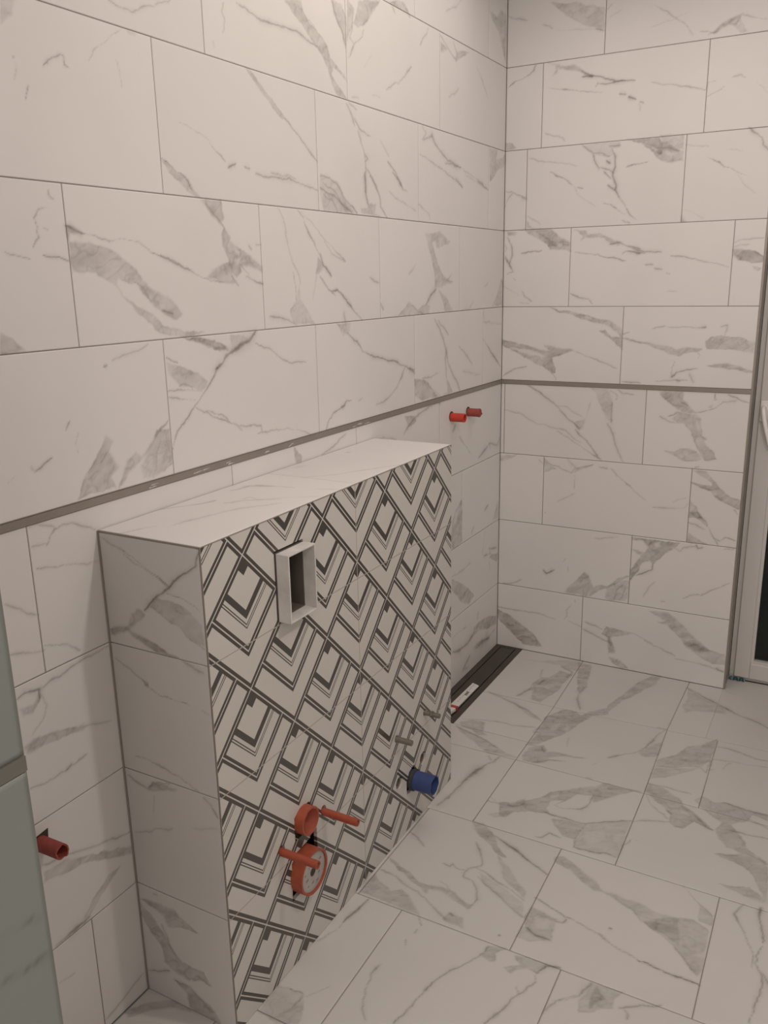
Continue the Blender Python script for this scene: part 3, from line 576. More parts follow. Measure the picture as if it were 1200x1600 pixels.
VEINS['K'] = '''
L 0.35 6.9 4 2595 37 2584 80 2572
L 0.35 4.2 140 2547 168 2537 182 2528
L 0.15 4.2 191 2520 245 2515 342 2503
P 0.32 0 170 2617 215 2609 264 2603 304 2589 378 2567 377 2502 316 2518 271 2540 230 2566 198 2594
L 0.5 6.5 347 2506 377 2495
L 0.45 4.4 121 2414 112 2394 89 2381 66 2371 33 2363 7 2347
L 0.6 6.3 33 2361 9 2349
L 0.3 3.6 387 2562 403 2578
L 0.2 3.6 392 2534 442 2557
P 0.41 0 163 2413 209 2403 218 2394 268 2392 295 2376 323 2357 341 2347 332 2344 314 2354 291 2369 251 2378 205 2391 206 2375 187 2369 201 2384 195 2400
L 0.5 5 296 2372 332 2352 363 2344 398 2332 425 2325
L 0.55 5 301 2350 341 2351
L 0.6 5.7 420 2322 459 2317 495 2313
L 0.45 4.2 351 2312 360 2321 399 2316 429 2319
L 0.35 3 170 2327 226 2316 272 2305 326 2297 379 2289
L 0.5 3.9 231 2315 249 2310
L 0.4 5.8 444 2276 466 2272
L 0.4 4.9 475 2265 505 2254
L 0.35 4.4 159 2168 190 2157 228 2148 242 2134
L 0.4 3.5 553 2551 591 2526 625 2500 654 2481 671 2464
L 0.25 3.1 671 2464 688 2436
L 0.2 3.9 542 2481 609 2495 675 2515
P 0.45 0 848 2484 839 2462 829 2449 802 2453 766 2436 758 2432 747 2435 776 2453 805 2470
P -0.6 0 827 2467 835 2466 821 2456 813 2458
L 0.4 5.8 848 2482 875 2469 928 2453
P 0.23 0 842 2469 868 2422 846 2422 818 2451
L 0.35 3.4 736 2430 750 2438 711 2446
L 0.4 3.9 553 2301 594 2292 636 2283 684 2274 717 2263 743 2256
L 0.45 5.7 475 2263 505 2254
L 0.5 4.1 519 2244 534 2237
L 0.2 3.7 519 2236 519 2205
L 0.3 3.8 743 2258 755 2279 785 2285
L 0.3 3.1 747 2235 777 2243 807 2258
L 0.35 3.7 831 2285 857 2291 877 2283
L 0.25 3.3 908 2261 949 2224
P 0.41 0 1 2148 28 2144 48 2121 4 2120
L 0.4 4.7 7 1964 42 1956 92 1939
L 0.45 9.3 72 1941 94 1931
L 0.35 6.6 32 1952 13 1935 3 1905
L 0.3 4.5 100 2082 146 2070 184 2065 231 2055 292 2040
L 0.5 4 185 2029 214 2014 247 1994 276 1975
L 0.4 5.4 209 2014 238 1999
L 0.2 3.1 285 1970 296 1940 324 1917 371 1893
L 0.4 3.5 299 1961 318 1958
L 0.5 6 307 2115 330 2101 353 2079 359 2057 378 2023
P 0.18 0 311 2113 453 2115 454 2095 423 2095 433 2072 412 2061 385 2068 353 2083
L 0.55 9.3 414 2102 449 2101
L 0.5 6.8 424 2093 438 2063 440 2026 433 1998 448 1960 445 1943 459 1918
L 0.4 3.9 358 2080 389 2078 416 2063
L 0.4 4.3 383 2027 419 2020 437 2006
L 0.5 5.2 401 2013 425 1986
L 0.5 6.8 406 2050 417 2041
L 0.45 7.7 417 1962 445 1943
L 0.25 3.4 459 1918 488 1878
L 0.5 5.1 488 1874 502 1852 529 1836
L 0.45 3.5 398 1900 429 1892 453 1876
L 0.25 3.4 453 1872 489 1853
L 0.4 4.3 477 1833 504 1823
L 0.45 3.8 480 2026 501 2030 531 2030
L 0.25 3.7 101 1868 153 1835
P 0.45 0 99 1846 114 1823 100 1822
P 0.36 0 10 1814 55 1808 46 1795 20 1796
L 0.5 6.7 15 1791 31 1764 37 1722 28 1691 38 1667
L 0.4 5.8 3 1760 11 1746 4 1737
L 0.5 5.8 7 1719 22 1695
P 0.45 0 75 1816 139 1818 197 1815 236 1783 275 1764 281 1728 247 1738 195 1736 180 1758 145 1782
L 0.5 9.2 154 1799 199 1767 271 1751
P 0.45 0 179 1772 208 1766 214 1748 189 1754
P -0.6 0 223 1763 247 1760 242 1749 225 1752
L 0.5 3.8 77 1723 107 1732 161 1734
P 0.41 0 292 1807 339 1800 348 1789 394 1790 426 1775 454 1757 477 1752 468 1744 441 1745 413 1772 381 1777 340 1779 317 1767 330 1783
L 0.5 6.1 459 1757 504 1738 549 1728
L 0.6 5.3 432 1747 472 1754
L 0.45 5.2 484 1709 496 1719 550 1713
L 0.4 3.6 295 1723 347 1717 384 1710 439 1699 498 1687
P 0.45 0 479 2117 505 2115 598 2114 607 2102 650 2078 684 2060 686 2032 649 2027 603 2034 567 2073 531 2100
L 0.5 9 522 2109 583 2084 667 2065
P 0.5 0 584 2072 609 2070 610 2054 593 2059
P -0.7 0 622 2063 651 2056 643 2049 624 2055
P -0.7 0 573 2083 592 2073 584 2070 569 2077
L 0.45 3.3 484 2023 510 2029 540 2031 561 2034
P 0.27 0 601 2122 684 2114 683 2067 641 2079 611 2101
L 0.25 3.6 690 2081 715 2075 771 2068
L 0.35 3.9 827 2054 862 2051 882 2043
L 0.5 3.5 770 2033 799 2017 828 1997 856 1988 877 1973 901 1961
P 0.45 0 790 2024 811 2014 828 1997 812 2006
L 0.2 3.5 869 1971 891 1939 940 1901
L 0.5 6.8 899 2118 919 2101 943 2080 949 2060 966 2040
P 0.45 0 691 1843 709 1818 690 1818
L 0.2 3.3 698 1863 748 1840 770 1827
L 0.35 4.7 877 1738 915 1748 954 1751 984 1753
L 0.3 5.6 882 1723 932 1732
P 0.54 0 879 1715 953 1713 986 1690 980 1670 946 1667 902 1676 882 1693
L 0.5 3.1 953 1711 962 1699 982 1690
L 0.45 6 500 1738 536 1724 589 1716 628 1713
L 0.45 5.2 501 1717 567 1715
L 0.4 4.5 663 1699 718 1692 760 1682 814 1674 843 1665 872 1655
L 0.5 5.8 7 1709 28 1690 44 1657 23 1649 18 1646
L 0.45 5.8 44 1630 55 1620
L 0.4 4.4 4 1598 35 1583 76 1560
L 0.5 4.8 81 1578 97 1555 127 1536
L 0.35 3.9 72 1532 112 1527
L 0.4 4.1 287 1569 321 1553 359 1544 374 1528
L 0.4 3.5 398 1707 444 1699 489 1689
P 0.45 0 197 1513 222 1510 242 1501 285 1496 352 1485 400 1469 447 1461 475 1445 499 1423 501 1351 474 1377 450 1395 421 1413 407 1422 430 1427 455 1400 496 1396 477 1418 429 1449 382 1453 334 1467 295 1485 242 1492
P 0.5 0 0 1386 34 1379 81 1366 117 1359 153 1346 208 1340 187 1363 207 1361 252 1352 306 1349 287 1337 253 1322 219 1314 219 1297 235 1269 236 1250 221 1245 206 1259 180 1277 139 1295 98 1313 61 1337 19 1353 1 1360
P -0.8 0 45 1353 158 1336 194 1316 143 1322 82 1332
L 0.4 3.9 226 1245 242 1222
L 0.35 4.2 301 1346 350 1329 417 1303 484 1279
L 0.45 5.1 6 1232 32 1248 58 1264 109 1273
L 0.45 3.6 502 1414 527 1419
L 0.35 4.5 501 1396 569 1383
L 0.4 4.1 505 1227 579 1225
L 0.45 5.3 607 1433 637 1438 663 1440
L 0.3 2.6 663 1440 736 1438 811 1439
L 0.45 5.1 795 1441 811 1440
P 0.41 0 519 1396 565 1386 610 1378 672 1368 707 1359 750 1365 801 1361 785 1348 734 1342 722 1333 678 1343 633 1358 602 1371
P 0.45 0 811 1388 831 1405 863 1410 876 1406 929 1404 954 1394 982 1388 983 1348 969 1352 928 1360 880 1361 817 1362
L 0.35 5 876 1410 882 1427 883 1448 857 1439
L 0.4 4.3 785 1348 794 1335 789 1326
P 0.45 0 822 1297 855 1304 892 1307 933 1302 983 1284 982 1276 935 1287 893 1290 848 1293
L 0.35 4 706 1315 695 1288 693 1257
L 0.5 6.1 695 1252 713 1271 747 1281 789 1289
L 0.6 7.1 693 1255 705 1262
L 0.4 4.4 632 1232 689 1241 724 1240 754 1239
L 0.6 7.9 716 1238 729 1236
L 0.3 8.7 761 1268 776 1233
L 0.45 6.9 574 1672 601 1669
L 0.45 6 608 1659 636 1652
L 0.4 4.3 650 1640 663 1634
L 0.2 3.8 659 1572 697 1572
P 0.36 0 946 1658 978 1650 971 1640 951 1650
L 0.5 8 119 1197 150 1181 187 1156 223 1136 253 1113
L 0.3 3.9 253 1118 283 1117 324 1092 364 1066
L 0.45 4.9 254 1110 295 1066 326 1044 346 1026
P 0.45 0 321 1049 351 1031 346 1021 326 1039
P 0.23 0 325 1054 369 1066 356 1026
L 0.5 4.9 331 1025 347 1001 378 977 403 952 419 924 439 906
L 0.3 4.5 17 1090 70 1081 112 1065 165 1036 201 1034 242 1024 287 1017 318 990 353 968
L 0.45 3 252 1010 303 984 349 957 389 931 429 910
L 0.2 3.8 385 1134 369 1071
P 0.27 0 382 1196 453 1196 475 1148 468 1086 475 1058 450 1076 428 1132 407 1178
L 0.45 4.7 463 1192 492 1172 488 1154
L 0.45 5.7 475 1143 472 1101 474 1063
L 0.35 6.7 460 1057 486 1016 493 978 509 936 530 906
L 0.4 5.5 496 1194 519 1183 557 1175
P 0.36 0 -1 869 4 887 79 899 58 884 26 871 10 865
L 0.35 4.1 174 884 198 863
P 0.32 0 200 896 227 868 253 850 202 835
L 0.5 4.5 227 868 263 861 294 846 319 836 333 859 363 865 406 881
P 0.36 0 329 842 343 863 411 884 397 873 353 854
L 0.3 10 302 899 322 876 338 862
L 0.25 4 334 832 332 771
L 0.25 4.1 338 752 303 733 258 707
L 0.35 4.4 436 874 470 874
L 0.4 4.3 484 875 510 843 539 827 578 796
L 0.5 5.2 210 653 214 652
P 0.41 0 655 1196 742 1200 749 1162 777 1136 796 1119 778 1118 744 1121 702 1146 679 1163
L 0.4 3.6 660 1185 688 1159 712 1142 755 1140
L 0.5 8 741 1155 764 1145
L 0.5 4 692 1100 714 1108 731 1120
L 0.4 3.1 731 1118 762 1113 796 1110
L 0.5 4.8 795 1121 821 1125 846 1135 870 1143 889 1164
L 0.3 8.5 889 1164 934 1171
P 0.36 0 836 1144 853 1151 849 1140
L 0.5 4.3 860 1194 859 1174 868 1172
L 0.5 4.2 904 1192 942 1180 979 1167
P 0.36 0 710 1094 735 1116 796 1112 814 1098 822 1053 828 1026 848 991 871 970 879 947 844 935 824 966 804 1001 784 1046 755 1076 725 1076
L 0.4 4 755 1076 784 1046 805 997 825 957 844 937
L 0.5 4.4 844 937 879 947
L 0.35 3.5 877 947 871 970 839 995
P -0.6 0 798 1092 814 1075 823 1039 805 1056
L 0.35 6.3 661 1098 693 1083 720 1076
L 0.4 4 828 1026 842 1018
P 0.32 0 684 962 724 960 749 979 780 981 807 969 830 943 792 931 766 931 738 945 711 952
L 0.35 3.6 724 953 757 932 792 931 831 939
L 0.4 3.6 807 906 822 911
P 0.45 0 799 896 847 896 875 868 903 834 944 801 983 791 982 754 934 772 898 787 870 817 835 827 798 847 842 842 873 836 872 854 840 874
L 0.5 5.4 798 847 843 828 870 821
L 0.3 3.5 961 756 979 735
L 0.35 4.3 525 835 574 796 628 753
L 0.3 4.7 657 731 690 729 779 740 791 761
L 0.25 3.7 733 759 785 782
P 0.41 0 799 776 823 750 848 705 800 702
L 0.3 5 426 567 470 573 533 589
L 0.6 7.5 211 393 224 379 261 404
L 0.4 4.2 308 462 298 444
L 0.25 4.2 320 426 321 399
L 0.4 4.4 21 303 71 311 112 334
P 0.45 0 392 410 413 403 420 372 431 353 407 306 309 306 334 342 363 379
P 0.45 0 417 308 431 347 465 366 495 363 533 406 580 426 581 421 543 397 505 360 456 341 432 316
P 0.32 0 495 363 543 397 582 403 581 330 572 313 518 304 488 309
L 0.5 4.6 558 384 531 348 523 310
L 0.45 4 569 370 561 332 543 308
L 0.4 5 0 186 63 186 118 184 201 188 271 173
L 0.35 5.3 330 178 388 161
P 0.59 0 0 175 46 160 92 134 177 82 216 33 128 26 82 64 36 101 1 129
L 0.35 4.8 357 281 363 266
L 0.4 5.4 342 254 322 226 323 199 313 183
L 0.45 6.3 397 185 444 177 480 168
L 0.5 12.6 399 152 440 138 482 119 523 111
P 0.45 0 494 181 540 179 609 171 556 150 517 137 528 106 519 94 502 134 481 146
P 0.54 0 581 593 643 593 704 591 776 594 751 568 716 538 695 510 673 492 658 505 626 475 614 447 587 407 585 448 607 487 628 521 650 559 629 586 587 581
P -0.8 0 626 475 644 498 668 496 646 462 627 459
L 0.5 5.9 673 492 674 467 642 446 610 431
L 0.4 5 587 407 618 458
P 0.36 0 584 540 632 536 629 516 589 536
P -0.7 0 674 582 694 588 695 575 677 568
L 0.3 6.6 751 573 779 557 791 578 831 589
L 0.5 5.6 835 592 845 579 866 586
L 0.5 6.3 936 589 979 595
L 0.25 4.4 691 418 669 394 644 344
L 0.4 4.3 802 358 828 377 863 388
L 0.45 4.7 868 384 915 419 969 453
L 0.3 4.9 716 332 734 336
L 0.5 4.6 829 729 863 690 888 645 917 605
P 0.36 0 799 725 829 729 868 676 846 688
P 0.36 0 805 639 837 619 879 600 799 599
L 0.35 6.4 802 682 833 672 865 661
L 0.5 4.1 889 640 921 620 941 637 980 628
P 0.38 0 671 286 751 290 800 252 859 201 922 152 868 141 820 168 785 203 745 237 712 241 740 251
L 0.3 4 605 173 694 143
P 0.45 0 508 122 529 110 541 68 511 62
P 0.5 0 518 42 553 37 600 7 572 4 537 15
L 0.35 5.7 659 151 742 122 786 104
P 0.36 0 802 179 860 179 919 155 980 151 984 105 933 100 891 120 836 150
L 0.3 4.4 787 93 893 91 976 73
L 0.6 6.5 950 85 982 72
'''
VEINS['F'] = '''
P 0.23 0 162 -100 242 -83 321 -28 398 -4 405 -105 365 -110 328 -85 245 -89
P 0.39 0 392 -23 446 -25 467 -102 474 -183 487 -230 480 -300 464 -282 421 -140
L 0.4 10.9 487 -230 472 -291 484 -349 519 -430
P 0.39 0 401 -150 401 -206 392 -251 397 -302 377 -378 362 -448 318 -433 304 -363 280 -375 280 -295 294 -232 324 -217 344 -136
P -0.5 0 331 -309 353 -271 370 -289 349 -327
L 0.5 11.1 258 -438 275 -391 286 -359
L 0.6 11.5 309 -294 312 -251
L 0.25 6.8 274 -157 289 -235
L 0.4 10.2 337 -95 393 -125 393 -182
L 0.4 13.7 142 -452 209 -476 277 -504 342 -532 416 -588
P 0.23 0 273 -494 339 -522 408 -581 382 -582 340 -557
L 0.4 8.6 146 -703 213 -680 263 -666 327 -667 408 -642
P 0.39 0 141 -729 177 -698 230 -694 248 -763 271 -779 242 -788 201 -765 162 -763
P 0.35 0 140 -763 221 -788 283 -809 343 -841 381 -861 424 -869 417 -877 379 -882 322 -892 252 -847 178 -799
L 0.5 6.1 144 -772 229 -794 291 -816 338 -843
L 0.5 13.3 366 -899 354 -944 329 -1004 319 -1073 315 -1129 312 -1207
L 0.4 6.4 329 -908 347 -928
P 0.43 0 415 -554 441 -505 468 -456 511 -458 538 -479 557 -434 612 -370 626 -423 575 -461 555 -517 541 -558 523 -633 492 -692 447 -767 421 -780 434 -700 412 -668 426 -617
P -0.6 0 461 -599 482 -566 488 -618 469 -639
P -0.6 0 510 -574 526 -576 525 -621 510 -607
P 0.35 0 435 -844 436 -793 455 -763 481 -749 504 -788 529 -775 576 -771 646 -764 626 -775 558 -790 524 -818 518 -859 487 -880 447 -877
L 0.5 13.1 475 -763 496 -793
L 0.45 5 485 -876 529 -834 581 -817
L 0.2 5.3 545 -654 556 -721
L 0.3 5 670 -800 682 -775
L 0.3 4.8 671 -882 694 -884
P 0.39 0 703 -11 738 7 734 -78 699 -163 669 -242 645 -292 629 -374 621 -402 607 -349 625 -277 644 -203 663 -101
P 0.27 0 857 -56 907 -108 952 -136 1005 -158 1028 -217 975 -221 901 -247 891 -276 867 -228 872 -139
L 0.45 13.2 857 -56 928 -110 1005 -158 1053 -193 1103 -213 1142 -228 1177 -254
L 0.25 7 990 -15 1032 -32
L 0.45 7.9 848 -434 828 -477 821 -533 809 -591 792 -640 751 -681 706 -724
P 0.35 0 792 -640 822 -584 835 -557 854 -537 860 -634 825 -662 807 -662
L 0.4 9.7 815 -440 848 -434
P 0.39 0 863 -710 862 -663 883 -633 912 -598 940 -524 980 -493 1023 -419 1028 -509 1026 -587 1009 -615 1001 -648 963 -658 925 -687
L 0.4 5.5 1005 -646 1026 -671 1026 -587
P 0.27 0 864 -755 865 -718 1002 -652 955 -708 904 -762 863 -792
L 0.45 7 1028 -478 1067 -473 1113 -485 1158 -500 1201 -498
L 0.3 5.6 1033 -570 1087 -556 1143 -556 1205 -538
L 0.4 5.5 1070 -621 1078 -580 1093 -567
L 0.35 4.8 1028 -652 1046 -633
L 0.4 17.1 334 -992 329 -1046 317 -1093 312 -1144 308 -1204 299 -1254
L 0.4 5.7 282 -1419 312 -1428 349 -1457
L 0.4 4.7 433 -1504 457 -1506 460 -1490 479 -1502 497 -1500
L 0.45 7.2 483 -1371 519 -1422 536 -1450 533 -1466 506 -1488 502 -1512 510 -1529 539 -1534 562 -1556 579 -1595 572 -1630
P 0.39 0 282 -1553 318 -1564 366 -1583 406 -1604 437 -1602 472 -1597 509 -1598 555 -1620 577 -1621 572 -1640 543 -1633 509 -1618 470 -1612 445 -1618 446 -1638 421 -1624 387 -1614 348 -1592 296 -1569
L 0.35 5.9 462 -1575 511 -1603 553 -1627
L 0.45 7.9 289 -1609 335 -1613 378 -1633 421 -1644 456 -1659 495 -1683 538 -1699
P 0.39 0 273 -1625 309 -1655 353 -1673 379 -1653 405 -1666 434 -1696 469 -1720 444 -1723 378 -1720 272 -1716 272 -1682
P -0.5 0 376 -1708 393 -1705 400 -1718 380 -1719
P 0.31 0 532 -1677 570 -1675 590 -1711 551 -1710 527 -1704
L 0.5 5.6 535 -1675 547 -1681
P 0.47 0 428 -1276 463 -1275 504 -1303 530 -1331 553 -1366 587 -1394 576 -1400 546 -1385 522 -1359 480 -1340 454 -1313
L 0.6 8.9 507 -1310 555 -1333 595 -1352 633 -1369
P 0.31 0 553 -1389 589 -1422 620 -1443 650 -1476 681 -1501 691 -1529 650 -1510 612 -1482
L 0.5 4.6 528 -1476 558 -1482 599 -1503 633 -1512 694 -1537
L 0.4 4.9 541 -1505 589 -1535 645 -1566 710 -1602
P 0.2 0 543 -1490 622 -1518 694 -1547 710 -1602 640 -1562 565 -1521
L 0.7 8 677 -1689 683 -1688
L 0.5 5.7 316 -1726 311 -1781 303 -1829
L 0.45 4.2 465 -1721 475 -1732 490 -1754
L 0.3 4.1 485 -1769 485 -1787
L 0.4 3.5 478 -1814 486 -1835
L 0.35 5 429 -1169 431 -1135 450 -1144
P 0.31 0 426 -1161 457 -1149 499 -1137 533 -1092 542 -1119 514 -1152 470 -1156
P 0.23 0 458 -1226 493 -1189 524 -1165 514 -1205 484 -1229
P 0.39 0 467 -1149 514 -1125 548 -1093 584 -1051 593 -1018 633 -988 664 -957 714 -922 735 -887 754 -886 808 -883 855 -878 834 -893 796 -932 767 -970 734 -1010 729 -976 674 -990 663 -1019 632 -1077 646 -1042 613 -1064 613 -1109 632 -1135 612 -1136 568 -1151 526 -1172 513 -1215 493 -1216
P -0.7 0 599 -1039 621 -1013 631 -1027 609 -1052
L 0.5 6.8 629 -1083 659 -1085 711 -1063 724 -1043 725 -996 727 -968
L 0.5 10.3 752 -916 774 -905
L 0.6 5.9 610 -1129 661 -1137 699 -1135 745 -1132 791 -1096 866 -1048
P 0.35 0 643 -1155 692 -1143 746 -1134 740 -1180 735 -1223 703 -1224 669 -1192
P 0.24 0 746 -1134 791 -1097 866 -1050 866 -1123 874 -1190 874 -1243 831 -1244 790 -1257 756 -1263 737 -1230 743 -1187
P -0.5 0 756 -1172 803 -1140 822 -1178 788 -1219 759 -1211
L 0.55 4.9 739 -1221 745 -1257 790 -1257 831 -1244 870 -1245
L 0.5 4.6 746 -1136 740 -1180 735 -1223
L 0.5 6.2 627 -1263 649 -1257 657 -1227 697 -1235
L 0.45 5.5 875 -1213 872 -1183 882 -1170 888 -1140
L 0.35 5.9 868 -1055 895 -1033 965 -1004
L 0.2 4.5 888 -1140 937 -1142
L 0.65 8.6 536 -1323 592 -1346 639 -1374 677 -1391 713 -1408
P 0.39 0 709 -1322 731 -1311 767 -1329 801 -1355 841 -1376 873 -1403 851 -1412 817 -1395 784 -1371 748 -1354 716 -1349
P 0.3 0 870 -1405 894 -1402 935 -1407 987 -1406 1013 -1417 1047 -1418 1074 -1416 1092 -1513 1050 -1488 1011 -1480 984 -1463 964 -1443 921 -1428
L 0.35 4.3 874 -1406 919 -1422 963 -1437 990 -1473
P 0.39 0 715 -1549 752 -1561 791 -1565 796 -1605 805 -1647 780 -1654 728 -1632 713 -1600
P -0.5 0 735 -1582 773 -1574 789 -1609 753 -1622
L 0.6 6.2 732 -1632 765 -1645 801 -1646
P 0.27 0 716 -1676 720 -1633 795 -1652 759 -1671
L 0.55 4.2 715 -1513 757 -1526 805 -1546 830 -1548
L 0.5 5.5 792 -1571 809 -1571 812 -1554
L 0.3 3.6 830 -1548 877 -1562 931 -1575
L 0.5 5.4 923 -1535 930 -1534
P 0.39 0 864 -818 917 -825 948 -852 975 -863 989 -896 1024 -910 1053 -941 1095 -987 1059 -976 1034 -966 1012 -1022 989 -1020 965 -1002 966 -964 928 -920 898 -894 868 -876
P -0.7 0 986 -922 1016 -933 1022 -942 998 -943
P -0.5 0 963 -844 996 -843 1010 -877 985 -874
L 0.6 5 904 -904 928 -920
L 0.6 4.8 950 -948 969 -962
L 0.35 4.9 870 -884 903 -940 962 -988
L 0.5 7.4 987 -905 1027 -924 1076 -982 1095 -983
L 0.4 6.9 869 -820 929 -819 1001 -820
P 0.35 0 1018 -849 1037 -818 1077 -834 1106 -815 1155 -826 1198 -831 1232 -825 1236 -861 1189 -848 1182 -889 1137 -928 1156 -955 1173 -975 1194 -1027 1219 -1049 1249 -1066 1259 -1099 1269 -1240 1245 -1194 1222 -1144 1198 -1119 1162 -1112 1116 -1096 1164 -1077 1184 -1060 1145 -1046 1116 -1019 1102 -976 1110 -927 1079 -905 1043 -876
L 0.5 6.5 1098 -819 1147 -826 1187 -833 1233 -832
L 0.45 5.3 1061 -890 1106 -929
L 0.45 5.5 1142 -962 1190 -959 1245 -955
L 0.35 4.7 1177 -877 1212 -889 1240 -904
L 0.5 5 1167 -985 1189 -1009
L 0.5 4.3 1126 -1090 1151 -1090 1175 -1075
L 0.45 6.6 1197 -1053 1257 -1075
P 0.31 0 1142 -1224 1183 -1217 1222 -1200 1248 -1222 1270 -1245 1251 -1250 1213 -1246 1171 -1233
L 0.35 3.4 1059 -1279 1085 -1307 1118 -1336 1152 -1363
P 0.23 0 1116 -1343 1152 -1363 1155 -1405 1122 -1401
L 0.3 3.7 1217 -1273 1201 -1332 1215 -1352
L 0.6 5.7 316 -1734 309 -1770 305 -1803 303 -1838
L 0.35 4.5 303 -1838 299 -1862 286 -1898 277 -1927
P 0.31 0 268 -2089 302 -2081 340 -2081 364 -2116 379 -2155 331 -2181 303 -2173 275 -2169 269 -2133
L 0.6 5.5 303 -2083 325 -2084 341 -2082 343 -2104 336 -2136 325 -2156
L 0.3 3.6 348 -2086 370 -2055 387 -2028
L 0.45 5.9 456 -1918 453 -1949 462 -1986 473 -2020 489 -2055 510 -2076
P 0.35 0 669 -1736 715 -1723 696 -1751 703 -1777 687 -1780 667 -1773
L 0.5 5.2 673 -1736 663 -1775 636 -1830 616 -1854 605 -1885 593 -1930 584 -1972 580 -2005 570 -2055
P 0.35 0 741 -1734 771 -1724 821 -1726 808 -1761 783 -1758 757 -1777 752 -1797 726 -1782 762 -1757
L 0.6 6.2 791 -1759 808 -1761 819 -1733 852 -1721
L 0.5 5.8 807 -1768 811 -1793 799 -1826 786 -1854 773 -1903 762 -1934 752 -1958
L 0.4 4.2 778 -1821 791 -1846
P 0.23 0 760 -1929 771 -1898 774 -1927 763 -1938
L 0.4 5.8 858 -1872 870 -1825 884 -1810 910 -1783
L 0.6 5 878 -1815 887 -1809
P 0.31 0 1149 -1425 1154 -1532 1155 -1586 1120 -1569 1088 -1524 1049 -1498 991 -1468 1043 -1426 1107 -1399
L 0.4 4.3 1088 -1524 1119 -1563 1152 -1588
L 0.3 4.9 1097 -1506 1136 -1517
L 0.35 4 900 -1564 951 -1590 1014 -1607
L 0.65 4.2 1015 -1609 1039 -1609 1081 -1617 1121 -1616 1157 -1620
L 0.4 5 1217 -1277 1202 -1336 1230 -1383 1247 -1426 1259 -1458 1266 -1504
L 0.6 8.3 1259 -1270 1257 -1313 1270 -1355 1279 -1403
L 0.55 6.4 1278 -1417 1268 -1453 1270 -1484 1285 -1518 1290 -1555 1282 -1594 1279 -1634 1276 -1677
P 0.31 0 926 -1731 957 -1726 1009 -1722 993 -1753 997 -1783 972 -1796 951 -1818 930 -1829 920 -1797 929 -1770
P 0.39 0 947 -1732 964 -1751 975 -1762 957 -1783 948 -1809 941 -1769
L 0.4 6.2 889 -1813 916 -1782 931 -1734
L 0.5 5.2 1010 -1774 1032 -1754 1066 -1733 1091 -1720
L 0.4 4.3 1021 -1771 1031 -1781 1031 -1797
P 0.39 0 -2 -2318 29 -2274 86 -2233 124 -2235 150 -2242 85 -2260 43 -2299 22 -2326
'''
VEINS['T'] = '''
L 0.4 5.8 0 -2065 25 -2026 53 -1982 60 -1946
L 0.4 6.7 99 -1952 128 -1914 165 -1890 194 -1868
L 0.35 10.5 112 -1906 116 -1887 151 -1896
L 0.35 5 63 -2237 78 -2198 94 -2164
L 0.25 8.2 118 -2166 121 -2112 131 -2072 146 -2022 160 -1978 195 -1931 216 -1898
L 0.3 8.1 34 -1856 46 -1796 101 -1771
L 0.4 6.7 112 -1663 168 -1606 203 -1534 270 -1422
L 0.25 7 55 -1782 100 -1772 156 -1765
L 0.3 6.4 145 -1899 182 -1864 271 -1806
L 0.2 10 9 -1610 41 -1536
L 0.4 13.6 46 -1331 53 -1329
L 0.2 6.8 211 -1750 272 -1731
'''
VEINS['S'] = '''
L 0.3 5.3 11 1135 39 1122 68 1110
L 0.5 2.9 68 1110 100 1100 126 1083 146 1076 184 1058
L 0.45 2.6 69 1103 106 1088 138 1075 180 1056
L 0.6 5.7 268 1139 256 1109 235 1093 210 1077 195 1063 183 1052 161 1035 134 1013 111 992
P 0.55 0 98 990 112 982 99 967 76 952 57 939 66 954 73 975
P 0.6 0 6 932 58 947 62 940 25 924 6 919
P 0.55 0 57 937 95 929 120 925 144 918 167 906 207 898 183 899 133 901 105 914 69 927
L 0.3 7.3 207 898 256 882
P 0.38 0 129 1002 148 1022 180 1024 212 1020 234 1008 263 987 268 943 243 945 220 953 206 970 179 978 156 987
L 0.35 2.8 178 1040 213 1036 251 1023 267 1007
L 0.4 2.9 194 1007 225 1000
L 0.4 3.6 228 952 269 934
L 0.5 3.1 12 864 50 851 87 831 102 817 139 806 172 805 211 801
P 0.5 0 85 832 99 830 105 821 92 820
L 0.3 3 245 799 268 793
L 0.4 4 37 639 62 640 110 633 166 623 215 603
L 0.5 3.9 248 571 267 555
L 0.3 3.5 228 593 249 576
L 0.5 6 10 586 34 576 67 561 85 585 135 598
P 0.45 0 72 562 80 583 120 591 153 589 108 571
L 0.25 4.2 86 554 78 505
L 0.3 5.2 11 435 86 469 132 484
L 0.15 4.9 191 504 262 528
P 0.45 0 4 257 62 266 108 266 136 250 183 231 134 226 87 212 74 234 39 248
P 0.45 0 2 243 36 224 64 193 86 165 118 128 183 128 196 106 139 85 99 91 64 104 59 149 35 172 4 215
L 0.4 5.1 31 177 51 172
L 0.4 5 66 213 86 161 113 125
L 0.5 5.2 5 54 39 66 78 86
P 0.5 0 91 63 127 66 156 50 194 40 221 6 170 -5 131 5 124 41
L 0.45 5.9 161 109 204 96
L 0.4 6 91 63 137 65 198 23
L 0.4 4.9 49 286 62 288
'''
VEINS['N'] = '''
L 0.5 6.6 -3032 1007 -3007 1005 -2972 999
L 0.4 5.4 -3024 1056 -3006 1052 -2988 1049 -2974 1041
'''


def parse(name):
    res = []
    for l in VEINS.get(name, '').strip().splitlines():
        t = l.split()
        p = np.array(list(map(float, t[3:]))).reshape(-1, 2) / 1000
        res.append((t[0], float(t[1]), float(t[2]) / 1000, p))
    return res

